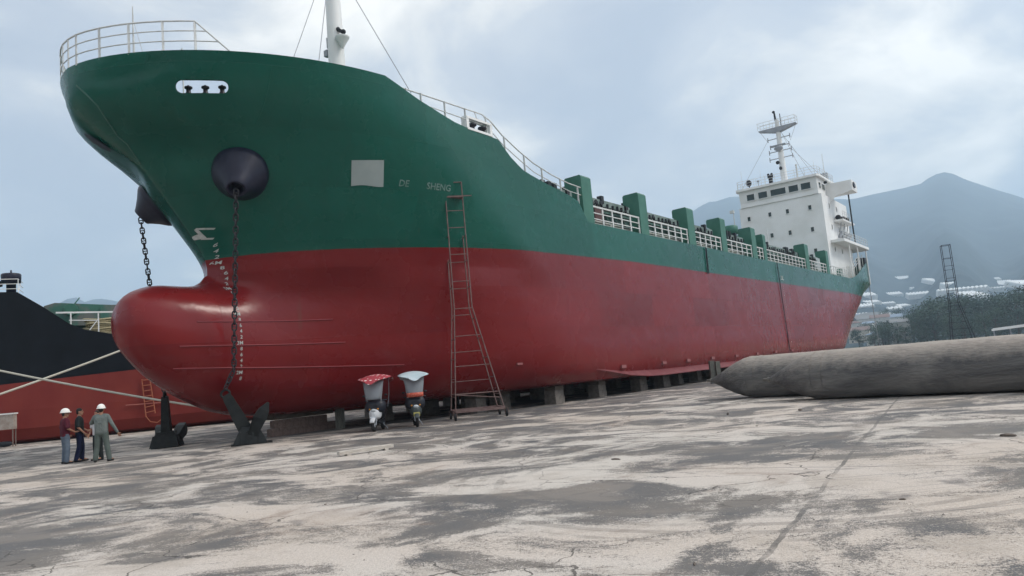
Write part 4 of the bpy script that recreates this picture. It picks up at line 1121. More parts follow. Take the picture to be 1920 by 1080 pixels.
mb.bar((.95, .3, 9.1), (.95, 1.4, 9.95), .03, .03); mb.build('forecastle_rail', M_WHITE, s2)
# coiled hawsers heaped on its deck
mb = MB()
for k in range(9):
    r = .7 + .06 * (k % 3); pts = []
    for i in range(20):
        t = 2 * math.pi * i / 20; pts.append((5.2 + 1.0 * r * math.cos(t) + .1 * math.sin(3 * t + k), 1.35 + .5 * r * math.sin(t), 6.55 + .1 * k + .05 * math.sin(2 * t + k)))
    mb.tube(pts, .075, 6, closed=True)
mb.box((5.4, 1.35, 5.9), (2.2, 1.0, 1.2))
o = mb.build('rope_heap', mat('hemp_rope', (.42, .36, .22), .9, (.26, .23, .15), 12)); o.location = s2.location; o.rotation_euler = s2.rotation_euler
tag(o, 'heap of tan coiled hawsers on the deck of the black ship', 'rope')
def s2w(x, y, z):
    c, s = math.cos(R(25.13)), math.sin(R(25.13)); return Vector((-30.708 + x * c - y * s, 44.237 + x * s + y * c, z))
# rope ladder on its red side
mb = MB()
for a, b in (((7.55, -.12, 3.3), (7.72, -.15, .9)), ((8.0, -.12, 3.3), (8.25, -.15, 1.1))): mb.tube([s2w(*a), s2w(*b)], .035, 6)
for i in range(7):
    t = i / 7 + .03; mb.tube([s2w(7.55 + .17 * t, -.16, 3.3 - 2.4 * t), s2w(8.0 + .25 * t, -.16, 3.3 - 2.3 * t)], .03, 6)
mb.tube([s2w(7.72, -.15, .95), s2w(7.95, -.16, .6), s2w(8.35, -.15, .5), s2w(8.7, -.14, .75)], .03, 6)
tag(mb.build('rope_ladder', mat('orange_rope', (.36, .12, .07), .8)), 'small orange rope ladder on the red side of the black ship', 'ladder')
mb = MB(); mb.tube([s2w(6.6, -.1, 1.75), s2w(9.2, -.1, 1.72)], .035, 6); tag(mb.build('fender_pipe', mat('pale_red', (.35, .12, .10), .7)), 'thin pale pipe lying level along the red bottom of the black ship', 'pipe')
# ------------------------------------------------------------------ mooring ropes
def sag(a, b, s, n=24):
    a, b = Vector(a), Vector(b); return [a.lerp(b, i / n) - Vector((0, 0, s * 4 * (i / n) * (1 - i / n))) for i in range(n + 1)]
mb = MB(); mb.tube(sag((-31.5, 31.2, .35), (-22.3, 47.9, 6.2), .25), .06, 8); tag(mb.build('mooring_rope', M_ROPE), 'thick pale mooring rope rising steeply across the black hull, behind the bulb', 'rope', 'mooring ropes')
mb = MB(); mb.tube(sag((-33.6, 38.2, 6.3), (-10.2, 35.6, .25), .35), .05, 8); tag(mb.build('mooring_rope', M_ROPE), 'pale mooring rope falling gently behind the anchor with upright shank', 'rope', 'mooring ropes')
mb = MB(); mb.cyl((-31.5, 31.2, 0), (-31.5, 31.2, .5), .2, n=14); mb.cyl((-31.5, 31.2, .42), (-31.5, 31.2, .5), .28, n=14); tag(mb.build('bollard', M_DARK), 'short black bollard holding the steep mooring rope', 'bollard')
mb = MB(); mb.cyl((-33.6, 38.2, 0), (-33.6, 38.2, 6.4), .14, .1, n=12); mb.cyl((-33.6, 38.2, 6.25), (-33.6, 38.2, 6.4), .2, n=12); tag(mb.build('mooring_post', M_DARK), 'tall dark post holding the upper end of the gently falling rope', 'post')
mb = MB(); mb.cyl((-10.2, 35.6, 0), (-10.2, 35.6, .35), .18, n=14); mb.cyl((-10.2, 35.6, .3), (-10.2, 35.6, .38), .25, n=14); tag(mb.build('bollard', M_DARK), 'short black bollard hidden under the forefoot at the rope end', 'bollard')
# ------------------------------------------------------------------ keel blocks
ORD = 'first second third fourth fifth sixth seventh eighth ninth tenth eleventh twelfth thirteenth fourteenth fifteenth sixteenth seventeenth eighteenth nineteenth twentieth twenty-first twenty-second twenty-third twenty-fourth twenty-fifth'.split()
def block_mesh(w, d, h, bev=.02):
    mb = MB()
    mb.add([(-w/2, -d/2, 0), (w/2, -d/2, 0), (w/2, d/2, 0), (-w/2, d/2, 0),
            (-w/2, -d/2, h - bev), (w/2, -d/2, h - bev), (w/2, d/2, h - bev), (-w/2, d/2, h - bev),
            (-w/2 + bev, -d/2 + bev, h), (w/2 - bev, -d/2 + bev, h), (w/2 - bev, d/2 - bev, h), (-w/2 + bev, d/2 - bev, h)],
           [(3, 2, 1, 0), (0, 1, 5, 4), (1, 2, 6, 5), (2, 3, 7, 6), (3, 0, 4, 7), (4, 5, 9, 8), (5, 6, 10, 9), (6, 7, 11, 10), (7, 4, 8, 11), (8, 9, 10, 11)])
    return mb
M_PIER = mat('pier_concrete', (.10, .09, .082), .9, (.17, .15, .135), 5, detail=8, bump=.4)
M_TIMB = mat('block_timber', (.06, .05, .042), .9, (.12, .10, .085), 3, stretch=(1, 6, 6), bump=.3)
def pier(x, y, label, group='keel blocks under the hull', w=.66, d=.8, src=None, top=.86):
    """Concrete block with a timber cap, carrying the hull."""
    if src is None:
        root = empty('keel_block', sw(x, y, 0), SHIP_RZ, label, 'block', group)
        block_mesh(w, d, .36).build('concrete_base', M_PIER, root); block_mesh(w * .94, d * .96, .30).build('upper_block', M_PIER, root, (rnd.uniform(-.02, .02), 0, .361))
        block_mesh(w * 1.0, d * .9, top - .665).build('timber_cap', M_TIMB, root, (0, 0, .662))
        return root
    c = copy_tree(src); c.location = sw(x, y, 0); c.rotation_euler = (0, 0, SHIP_RZ + rnd.uniform(-.08, .08)); c['label'] = label; c['group'] = group
    return c
proto = pier(5.2, 30.7, 'grey concrete keel block nearest the wheeled ladder tower, under the round of the hull')
for y, lb in ((34.6, 'grey keel block below the pointed front end of the bilge keel'), (39.4, 'grey keel block in the middle below the bilge keel'), (42.5, 'grey keel block near the pair of timber posts')):
    pier(5.35, y, lb, src=proto)
for y in [24.2 + 3.15 * i for i in range(21)]:
    for x in (0.0, -4.9, 4.6) if y > 27 else (0.0,):
        if x > 4 and (y < 44): continue
        if x < 0 and abs(y % 2) < 0: continue
        pier(x, y + (.9 if x < 0 else 0), f'{ORD[int((y - 24.2) / 3.15 + .01)]} keel block from the bow in the {"centre" if x == 0 else ("far" if x < 0 else "near")} row shaded beneath the hull', 'shaded keel blocks beneath the ship', src=proto)
for y in (26.6, 28.4): pier(3.6, y, f'{"dark keel block under the forward end of the ladder tower" if y < 27 else "dark keel block at the after wheels of the ladder tower"}', 'keel blocks behind the ladder tower', src=proto)
# low wall of hollow blocks under the forefoot
def hollow_block():
    mb = block_mesh(.36, .30, .31)
    for x in (-.085, .085):
        mb.tube([(x + .055 * math.cos(t), -.152, .155 + .085 * math.sin(t)) for t in [2 * math.pi * i / 12 for i in range(12)]], .013, 5, closed=True)
    return mb
hb_ = None
wa, wb = Vector((-9.95, 29.54, 0)), Vector((-7.96, 32.25, 0)); wd = (wb - wa).normalized(); wz = math.atan2(wd.y, wd.x)
for r_ in range(2):
    for k in range(9 if r_ == 0 else 7):
        if hb_ is None: hb_ = hollow_block().build('hollow_block', mat('hollow_block_face', (.13, .095, .085), .9, (.21, .15, .13), 6, bump=.3)); o = hb_
        else: o = hb_.copy(); COL.objects.link(o)
        p = wa + wd * (.19 + k * .372 + (.15 if r_ else 0)); o.location = (p.x, p.y, .315 * r_); o.rotation_euler = (0, 0, wz + rnd.uniform(-.03, .03))
        tag(o, f'{ORD[k]} brown hollow block from the leaning anchor in the ' + ('bottom row' if r_ == 0 else 'upper row') + ' of the low stack', 'block', 'hollow blocks stacked under the forefoot')
mb = block_mesh(2.9, .8, .26); o = mb.build('timber_sleeper', M_TIMB); p = (wa + wb) / 2 + Vector((-.25, .2, 0)); o.location = (p.x, p.y, .64); o.rotation_euler = (0, 0, wz); tag(o, 'dark timber sleeper lying on the stack of hollow blocks under the forefoot', 'timber')
# timber props
def prop(loc, h, label, w=.26, name='timber_prop'):
    mb = block_mesh(w, w, h); mb.box((0, -w / 2 - .01, h * .5), (w * .9, .03, .06)); o = mb.build(name, mat('prop_timber', (.09, .09, .08), .9, (.17, .17, .15), 4, stretch=(6, 6, 1), bump=.3)); o.location = loc; o.rotation_euler = (0, 0, rnd.uniform(-.2, .2)); return tag(o, label, 'timber', 'timber props beside the hull')
prop((11.42, 44.75, 0), 1.35, 'left upright grey timber of the pair standing by the bilge keel'); prop((11.74, 44.65, 0), 1.3, 'right upright grey timber of the pair standing by the bilge keel')
prop((-7.6, 31.4, 0), .95, 'short black timber prop at the end of the hollow block stack', .3)
# plank on the ground and litter
mb = block_mesh(1.5, .16, .09, .012); mb.box((-.5, 0, -.02), (.1, .16, .05)); mb.box((.55, 0, -.02), (.1, .16, .05)); o = mb.build('plank', mat('grey_plank', (.55, .51, .46), .9, (.36, .32, .28), 5, stretch=(1, 12, 12), bump=.3)); o.location = (-4.02, 19.1, .045); o.rotation_euler = (0, 0, math.atan2(.87, 1.08)); tag(o, 'pale squared timber lying alone on the concrete left of centre', 'plank')
def rock(loc, r, label, name='stone', m=None):
    bm = bmesh.new(); bmesh.ops.create_icosphere(bm, subdivisions=2, radius=1)
    for v in bm.verts:
        v.co *= 1 + .35 * noise.noise(v.co * 1.7 + Vector((loc[0], loc[1], 0))); v.co = Vector((v.co.x * r[0], v.co.y * r[1], max(v.co.z, -.5) * r[2]))
    me = bpy.data.meshes.new(name); bm.to_mesh(me); bm.free(); me.materials.append(m or mat('litter_stone', (.09, .075, .065), .9, (.17, .14, .12), 8)); o = bpy.data.objects.new(name, me); COL.objects.link(o)
    o.location = (loc[0], loc[1], r[2] * .45); o.rotation_euler = (0, 0, rnd.uniform(0, 6)); return tag(o, label, 'debris', 'litter on the yard')
rock((7.63, 12.11), (.12, .06, .035), 'brown flat scrap lying on the concrete in front of the nearer airbag')
rock((1.56, 13.45), (.09, .025, .02), 'thin dark scrap lying on the yard below the ship amidships')
rock((1.29, 6.33), (.045, .012, .010), 'small dark chip near the bottom edge of the yard')
rock((7.42, 20.36), (.05, .04, .04), 'dark pebble in front of the airbags'); rock((5.66, 21.04), (.035, .03, .045), 'tiny dark pebble left of the airbags')
rock((3.9, 8.1), (.035, .02, .012), 'dark pebble in the lower right of the yard'); rock((-3.0, 11.2), (.02, .02, .015), 'pale pebble in the lower left of the yard', m=M_CONC)
# loose grit scattered over the concrete, too much to count
mb = MB(); rg = random.Random(21)
for k in range(420):
    y = 5 + 30 * rg.random() ** 1.6; x = rg.uniform(-.75, .75) * y; q = rg.uniform(.005, .016) * (1.9 if rg.random() < .06 else 1); hgt = q * rg.uniform(.5, .9)
    a = rg.uniform(0, 6.28); P_ = [Vector((x + q * rg.uniform(.7, 1.2) * math.cos(a + t * 1.2566), y + q * rg.uniform(.7, 1.2) * math.sin(a + t * 1.2566), 0)) for t in range(5)]
    mb.add(P_ + [Vector((x + q * .1, y, hgt))], [(i, (i + 1) % 5, 5) for i in range(5)])
tag(mb.build('gravel', mat('grit_stone', (.16, .14, .125), .9, (.34, .31, .28), 60)), kind='stuff')
# white box on legs at the far left
bx = empty('junction_cabinet', (-29.45, 42.6, 0), R(12), 'rusty white metal box on thin legs before the black ship', 'cabinet')
mb = MB(); mb.box((0, 0, 1.38), (1.35, .45, .82)); mb.build('box', mat('rusty_white', (.42, .38, .34), .7, (.26, .2, .17), 2.5, detail=8), bx)
mb = MB(); mb.box((0, 0, 1.84), (1.45, .55, .08)); mb.build('lid', M_WHITE, bx)
for sx in (-.62, .62):
    for sy in (-.18, .18): mb = MB(); mb.box((sx, sy, .49), (.05, .05, .97)); mb.build('leg', mat('leg_steel', (.2, .15, .13), .7), bx)
mb = MB(); mb.ell((.1, 0, .16), (.5, .2, .16), 10); tag_o = mb.build('cable_coil', M_DARK, bx)
# ------------------------------------------------------------------ rolling ladder towers
def tower(loc, rz, label, m, cat='ladder tower', plat=True):
    root = empty('ladder_tower', loc, rz, label, cat, 'rolling ladder towers')
    # x along the length (right side flares), y away from the camera
    H1, H2 = 4.45, 9.6
    bot = {'lf': (0, 0), 'rf': (1.95, 0), 'lb': (0, 1.5), 'rb': (1.95, 1.5)}
    kin = {'lf': (.28, .12), 'rf': (1.0, .12), 'lb': (.28, .92), 'rb': (1.0, .92)}
    def at(k, z):
        if z <= H1: t = (z - .32) / (H1 - .32); a, b = bot[k], kin[k]; return Vector((a[0] + (b[0] - a[0]) * t, a[1] + (b[1] - a[1]) * t, z))
        a = kin[k]; return Vector((a[0] - .03 * (z - H1) / 5 * (1 if k[0] == 'r' else 0), a[1], z))
    for k in bot:
        mb = MB(); mb.tube([at(k, .32), at(k, H1), at(k, H2)], .025, 8); mb.build('leg', m, root)
    for pair, zs in ((('lf', 'rf'), (1.0, 2.1, 3.3, 4.4, 5.5, 6.6, 7.7, 8.4)), (('lb', 'rb'), (1.5, 2.7, 4.2, 5.3, 6.4, 7.4, 8.4)), (('lf', 'lb'), (.9, 1.6, 2.4, 3.2, 4.0, 5.3, 6.4, 7.4)), (('rf', 'rb'), (.9, 1.6, 2.4, 3.2, 4.0, 5.3, 6.4, 7.4))):
        for z in zs: mb = MB(); mb.tube([at(pair[0], z), at(pair[1], z)], .018, 6); mb.build('rung', m, root)
    mb = MB(); mb.tube([at('lf', 1.0), at('rf', .75)], .02, 6); mb.tube([at('lb', 1.0), at('rf', 1.0)], .02, 6); mb.build('brace', m, root)
    mb = MB()
    for a, b in ((('lf'), ('rf')), ('rf', 'rb'), ('rb', 'lb'), ('lb', 'lf')): mb.bar(at(a, .34), at(b, .34), .09, .10)
    mb.build('base_frame', m, root)
    for k in bot:
        p = at(k, 0); mb = MB(); mb.cyl((p.x - .035, p.y, .14), (p.x + .035, p.y, .14), .14, n=16); w_ = mb.build('caster', M_RUBBER, root)
        mb = MB(); mb.box((p.x - .06, p.y, .24), (.02, .08, .22)); mb.box((p.x + .06, p.y, .24), (.02, .08, .22)); mb.build('fork', m, w_)
    if plat:
      mb = MB(); mb.box((.62, .5, 8.97), (.8, .86, .035)); mb.bar((-.25, .1, 9.0), (1.35, .1, 9.0), .04, .04); mb.build('platform', m, root)
    mb = MB()
    for a, b in (('lf', 'rf'), ('rf', 'rb'), ('rb', 'lb'), ('lb', 'lf')): mb.tube([at(a, 9.58), at(b, 9.58)], .024, 6)
    mb.build('guard_rail', m, root)
    return root
M_TWR = mat('tower_steel', (.13, .08, .075), .6, (.19, .13, .12), 5)
tower((-2.62, 29.55, 0), R(12), 'tall rust red ladder tower on wheels standing against the green and red hull', M_TWR)
tw = tower((38.1, 66.0, 0), R(-22), 'tall dark ladder tower standing alone beyond the airbags before the hillside', mat('dark_tower_steel', (.015, .018, .03), .6), plat=False)
# ------------------------------------------------------------------ launching airbags
def airbag(c, label, nose=1.6, ln=13.0, r=.80):
    d = Vector((.716, -.698, 0)); c = Vector((c[0], c[1], r - .015)); 
    root = empty('launching_airbag', (c.x, c.y, 0), math.atan2(d.y, d.x), label, 'airbag', 'rubber launching airbags')
    prof = [(.05, -nose), (.07, -nose + .12), (.12, -nose + .2), (.21, -nose * .76), (.38, -nose * .56), (.60, -nose * .3), (.75, -.1), (r, .12), (r, 1.0)]
    prof += [(r + .006 * math.sin(k * 1.9), 1.0 + k * .5) for k in range(1, int((ln - 1) / .5))]
    prof += [(r, ln), (.66, ln + .5), (.26, ln + 1.1), (.06, ln + nose)]
    mb = MB(); n = 48; P_ = []
    for rr, x in prof:
        for i in range(n):
            t = 2 * math.pi * i / n; z = math.sin(t) * rr
            if rr > .5 and z < -.64 * rr / r: z = -.64 * rr / r - (z + .64 * rr / r) * -.25      # flattened where it lies
            q = 1 + .006 * math.sin(9 * t + x * 3) * (1 if x < .5 else .3)
            P_.append((x, math.cos(t) * rr * q * 1.02, z * q + r - .09))
    mb.add(P_, [(j * n + i, j * n + (i + 1) % n, (j + 1) * n + (i + 1) % n, (j + 1) * n + i) for j in range(len(prof) - 1) for i in range(n)], True)
    mb.add(P_[:n], [tuple(range(n - 1, -1, -1))]); mb.add(P_[-n:], [tuple(range(n))])
    m = mat('airbag_rubber', (.072, .07, .072), .7, (.185, .175, .165), 1.3, detail=14, bump=.9, bscale=13, dist=1.0, stretch=(.4, 1, 1.4), lo=.36, hi=.7)
    if 'crown_lit' not in m:
        # paler colour along the crown paints in its lit top, broken by noise
        m['crown_lit'] = 1; t = m.node_tree; K = t.nodes; b = K['Principled BSDF']; old = b.inputs['Base Color'].links[0].from_socket
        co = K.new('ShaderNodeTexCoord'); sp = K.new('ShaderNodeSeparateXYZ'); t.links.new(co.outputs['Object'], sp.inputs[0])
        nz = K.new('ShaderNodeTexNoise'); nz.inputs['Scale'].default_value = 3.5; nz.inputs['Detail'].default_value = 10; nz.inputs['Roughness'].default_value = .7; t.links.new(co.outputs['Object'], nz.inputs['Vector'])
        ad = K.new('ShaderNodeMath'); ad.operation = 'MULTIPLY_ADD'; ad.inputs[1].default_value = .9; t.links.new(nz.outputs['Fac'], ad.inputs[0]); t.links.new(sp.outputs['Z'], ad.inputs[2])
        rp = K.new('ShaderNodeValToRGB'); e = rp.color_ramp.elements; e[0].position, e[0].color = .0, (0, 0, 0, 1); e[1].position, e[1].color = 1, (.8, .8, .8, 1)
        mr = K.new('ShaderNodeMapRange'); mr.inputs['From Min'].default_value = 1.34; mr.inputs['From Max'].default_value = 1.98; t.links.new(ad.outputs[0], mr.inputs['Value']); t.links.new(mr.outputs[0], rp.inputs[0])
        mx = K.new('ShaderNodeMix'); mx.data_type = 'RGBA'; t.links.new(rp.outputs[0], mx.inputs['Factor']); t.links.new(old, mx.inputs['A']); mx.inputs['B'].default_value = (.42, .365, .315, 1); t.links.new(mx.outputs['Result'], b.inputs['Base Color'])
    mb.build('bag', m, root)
    mb = MB(); mb.lathe([(.03, -.16), (.055, -.14), (.055, 0), (.085, .02), (.085, .06)], (-nose + .02, 0, r - .09), (1, 0, 0), n=12); mb.build('end_fitting', mat('worn_iron', (.12, .11, .10), .6, (.2, .19, .17), 8), root)
    mb = MB()
    for x in (.2, .55): mb.tube([(x, (r + .008) * 1.02 * math.cos(t), r - .09 + (r + .008) * math.sin(t)) for t in [R(-30) + R(240) * i / 30 for i in range(31)]], .012, 5)
    mb.build('seam_band', m, root)
    return root
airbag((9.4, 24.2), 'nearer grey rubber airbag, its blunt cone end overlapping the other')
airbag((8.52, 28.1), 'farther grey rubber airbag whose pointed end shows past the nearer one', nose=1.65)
# ------------------------------------------------------------------ people
M_SKIN = mat('skin', (.34, .18, .12), .55, (.28, .14, .09), 12)
M_SKIN.node_tree.nodes['Principled BSDF'].inputs['Subsurface Weight'].default_value = .05
def blob(name, parts, m, parent, voxel=.014, smooth=3):
    """One continuous surface grown round capsules ('c', p0, p1, r0, r1) and ellipsoids ('e', centre, radii)."""
    mb = MB()
    for p in parts:
        if p[0] == 'c':
            a, b = Vector(p[1]), Vector(p[2]); mb.cyl(a, b, p[3], p[4], 14); mb.ell(a, (p[3],) * 3, 14); mb.ell(b, (p[4],) * 3, 14)
        else:
            mb.ell(p[1], p[2], 16, rot=Euler(p[3]).to_matrix() if len(p) > 3 else None)
    o = mb.build(name, m, parent)
    md = o.modifiers.new('skin', 'REMESH'); md.mode = 'VOXEL'; md.voxel_size = voxel; md.use_smooth_shade = True
    sm = o.modifiers.new('soft', 'SMOOTH'); sm.factor = .5; sm.iterations = smooth
    return o
def hand(w, d, pal, spread=.18, curl=.5, r=.0085):
    """Palm, four bent fingers and a thumb at the wrist w, pointing along d; pal = palm normal."""
    d = Vector(d).normalized(); pal = Vector(pal); pal = (pal - d * pal.dot(d)).normalized(); s = d.cross(pal); w = Vector(w); P = []
    P.append(('c', w, w + d * .035, .025, .027))
    for k in (-1.5, -.5, .5, 1.5): P.append(('c', w + d * .03 + s * k * .013, w + d * .088 + s * k * .021, .014, .0115))
    for k, ln in ((-1.5, .062), (-.5, .078), (.5, .082), (1.5, .074)):
        a = w + d * .088 + s * k * .021; d1 = (d + s * k * spread + pal * curl * .35).normalized(); d2 = (d + s * k * spread + pal * curl).normalized()
        b = a + d1 * ln * .52; P += [('c', a, b, r + .002, r + .001), ('c', b, b + d2 * ln * .48, r + .001, r - .001)]
    a = w + d * .03 + s * .024; b = a + (d * .5 + s * .8 + pal * .2).normalized() * .042; P += [('c', a, b, .013, .011), ('c', b, b + (d * .85 + s * .4 + pal * .3).normalized() * .034, .011, .009)]
    return P
def person(label, loc, rz, shirt, trousers, arms, legs, head_rz=0.0, helmet=None, hair=True, sleeve='short', scale=1.0, shoes=(.02, .02, .022), lean=0.0):
    root = empty('person', (loc[0], loc[1], 0), rz, label, 'person'); root.scale = (scale,) * 3
    Hc = Vector((0, .02 + lean * .9, 1.60)); hr = Matrix.Rotation(head_rz, 3, 'Z')
    def hp(x, y, z): return Hc + hr @ Vector((x, y, z))
    B = [('e', hp(0, -.008, .025), (.077, .094, .098)), ('e', hp(0, .03, -.045), (.058, .062, .075)), ('e', hp(0, .068, -.085), (.026, .024, .022)),
         ('c', hp(0, .088, .015), hp(0, .108, -.022), .010, .016), ('e', hp(0, .075, .045), (.05, .02, .018)), ('e', hp(0, .086, -.056), (.024, .012, .010)),
         ('e', hp(.078, -.005, -.01), (.012, .022, .034)), ('e', hp(-.078, -.005, -.01), (.012, .022, .034)),
         ('c', (0, lean * .7, 1.42), hp(0, -.015, -.08), .062, .056),
         ('c', (-.10, lean * .6, 1.37), (.10, lean * .6, 1.37), .072, .072), ('c', (0, lean * .5, 1.28), (0, lean * .15, 1.02), .105, .10), ('c', (-.06, 0, .95), (.06, 0, .95), .10, .10)]
    SH = []; TR = []; SO = []
    for side in ('l', 'r'):
        sg = -1 if side == 'l' else 1
        s_ = Vector((.185 * sg, lean * .6, 1.39)); e_, w_, hd, pal, curl = arms[side]; e_, w_ = Vector(e_), Vector(w_)
        B += [('c', s_, e_, .044, .036), ('c', e_, w_, .038, .026)] + hand(w_, hd, pal, curl=curl)
        SH += [('c', (.09 * sg, lean * .6, 1.41), s_, .07, .066)]
        if sleeve == 'short': SH.append(('c', s_, s_.lerp(e_, .85), .066, .068))
        else: SH += [('c', s_, e_, .066, .056), ('c', e_, e_.lerp(w_, .93), .055, .047)]
        hip = Vector((.09 * sg, 0, .93)); k_, a_, td = legs[side]; k_, a_ = Vector(k_), Vector(a_)
        B += [('c', hip, k_, .085, .055), ('c', k_, a_, .055, .038), ('c', a_, a_ + Vector(td) * .14 - Vector((0, 0, .05)), .036, .03)]
        TR += [('c', hip, k_, .108, .082), ('c', k_, a_ + Vector((0, 0, .0)), .082, .074)]
        td = Vector(td).normalized(); SO += [('c', Vector((a_.x, a_.y, .045)) - td * .05, Vector((a_.x, a_.y, .038)) + td * .16, .044, .036), ('c', (a_.x, a_.y, .05), (a_.x, a_.y, .10), .045, .042)]
    SH += [('c', (-.065, 0, .93), (-.075, lean * .5, 1.31), .128, .128), ('c', (.065, 0, .93), (.075, lean * .5, 1.31), .128, .128), ('c', (0, 0, .95), (0, lean * .5, 1.33), .13, .125), ('c', (-.11, lean * .6, 1.35), (.11, lean * .6, 1.35), .108, .108), ('c', (-.055, lean * .4, 1.2), (.055, lean * .4, 1.2), .135, .135), ('c', (-.065, lean * .1, 1.02), (.065, lean * .1, 1.02), .132, .132), ('c', (-.07, 0, .92), (.07, 0, .92), .128, .128)]
    TR += [('c', (-.06, 0, .95), (.06, 0, .95), .125, .125), ('c', (-.06, 0, .88), (.06, 0, .88), .12, .12)]
    blob('body', B, M_SKIN, root, .0085, 2)
    blob('shirt', SH, shirt, root, .014, 4)
    blob('trousers', TR, trousers, root, .014, 4)
    blob('shoes', SO, mat('shoe', shoes, .6), root, .012, 2)
    if hair:
        mb = [('e', hp(0, -.014, .042), (.083, .097, .090)), ('e', hp(0, -.055, -.01), (.07, .055, .075))]
        blob('hair', mb, mat('black_hair', (.012, .010, .009), .6), root, .012, 2)
    if helmet:
        mb = MB(); rot = hr.copy(); pr = []
        n = 28; P_ = []
        for j in range(9):
            ph = math.pi / 2 * j / 8
            for i in range(n):
                t = 2 * math.pi * i / n; P_.append(hp(.118 * math.cos(t) * math.cos(ph), .140 * math.sin(t) * math.cos(ph) - .005, .045 + .135 * math.sin(ph)))
        mb.add(P_, [(j * n + i, j * n + (i + 1) % n, (j + 1) * n + (i + 1) % n, (j + 1) * n + i) for j in range(8) for i in range(n)], True)
        Q_ = []
        for z, k in ((.03, 1.0), (.03, 1.12), (.046, 1.12), (.05, 1.0)):
            for i in range(n):
                t = 2 * math.pi * i / n; f = 1 + (.16 if math.sin(t) > .5 and k > 1 else 0)
                Q_.append(hp(.118 * math.cos(t) * k, .140 * math.sin(t) * k * f - .005, z))
        mb.add(Q_, [(j * n + i, j * n + (i + 1) % n, ((j + 1) % 4) * n + (i + 1) % n, ((j + 1) % 4) * n + i) for j in range(4) for i in range(n)], True)
        mb.build('helmet', helmet, root)
    for sx in (-.03, .03):
        mb = MB(); mb.ell(hp(sx, .083, .012), (.012, .008, .008), 8); mb.build('eye', M_BLACK, root)
    return root
M_HELM = mat('helmet_white', (.82, .80, .76), .35)
C_MAROON = mat('maroon_cloth', (.095, .012, .024), .9, (.06, .008, .018), 5, bump=.4, bscale=14)
C_BLACK = mat('black_cloth', (.010, .013, .014), .9, (.02, .024, .025), 5, bump=.4, bscale=14)
C_GREY = mat('grey_green_cloth', (.115, .135, .13), .9, (.15, .17, .16), 5, bump=.5, bscale=12)
C_GTR = mat('grey_green_trouser', (.075, .095, .085), .9, (.10, .12, .11), 5, bump=.5, bscale=12)
C_JEAN = mat('faded_jeans', (.075, .10, .14), .9, (.12, .15, .19), 4, bump=.5, bscale=12)
C_NAVY = mat('navy_cloth', (.008, .012, .04), .9, (.014, .02, .055), 5, bump=.4, bscale=12)
C_WHITE = mat('white_cloth', (.6, .58, .6), .9, (.5, .5, .52), 5)
STAND = {'l': ((-.10, .02, .50), (-.11, -.01, .10), (-.1, 1, 0)), 'r': ((.10, .03, .50), (.12, .0, .10), (.1, 1, 0))}
STRIDE = {'l': ((-.10, .06, .50), (-.11, .05, .10), (-.1, 1, 0)), 'r': ((.10, .0, .50), (.12, -.10, .10), (.25, 1, 0))}
WIDE = {'l': ((-.13, .01, .50), (-.19, -.02, .10), (-.25, 1, 0)), 'r': ((.14, .02, .50), (.20, .02, .10), (.35, 1, 0))}
person('man in maroon shirt, faded jeans and white helmet, standing with his back turned', (-14.93, 24.58), R(-42), C_MAROON, C_JEAN,
       {'l': ((-.27, -.03, 1.12), (-.22, .12, .92), (.2, .8, -.5), (1, 0, .3), .6), 'r': ((.27, .0, 1.12), (.18, .22, 1.0), (-.4, .9, -.25), (-.3, 0, 1), .7)}, STAND, head_rz=R(-12), helmet=M_HELM, scale=1.01)
person('bareheaded man in black shirt and navy trousers, seen from the side', (-14.74, 25.06), R(-62), C_BLACK, C_NAVY,
       {'l': ((-.26, .0, 1.12), (-.2, .2, .98), (.3, .9, -.1), (.6, 0, .6), .5), 'r': ((.26, -.03, 1.11), (.24, .16, .90), (0, .6, -.8), (-1, 0, 0), .5)}, STRIDE, head_rz=R(-8), scale=1.02)
person('man in grey green work clothes and white helmet, holding out his open right hand', (-13.46, 24.08), R(10), C_GREY, C_GTR,
       {'l': ((-.33, .10, 1.20), (-.30, .34, 1.22), (-.1, .9, .2), (.6, 0, -.6), .35), 'r': ((.33, .0, 1.10), (.43, .10, .86), (.42, .3, -.85), (.2, .9, .3), .12)}, WIDE, head_rz=R(8), helmet=M_HELM, sleeve='long', scale=1.03)
person('man in white shirt and black trousers, mostly hidden behind the man in grey', (-14.06, 24.95), R(165), C_WHITE, C_BLACK,
       {'l': ((-.25, .0, 1.12), (-.22, .12, .9), (0, .5, -.8), (1, 0, 0), .5), 'r': ((.25, .02, 1.12), (.22, .15, .92), (-.1, .6, -.6), (-1, 0, 0), .5)}, STAND, scale=.95)
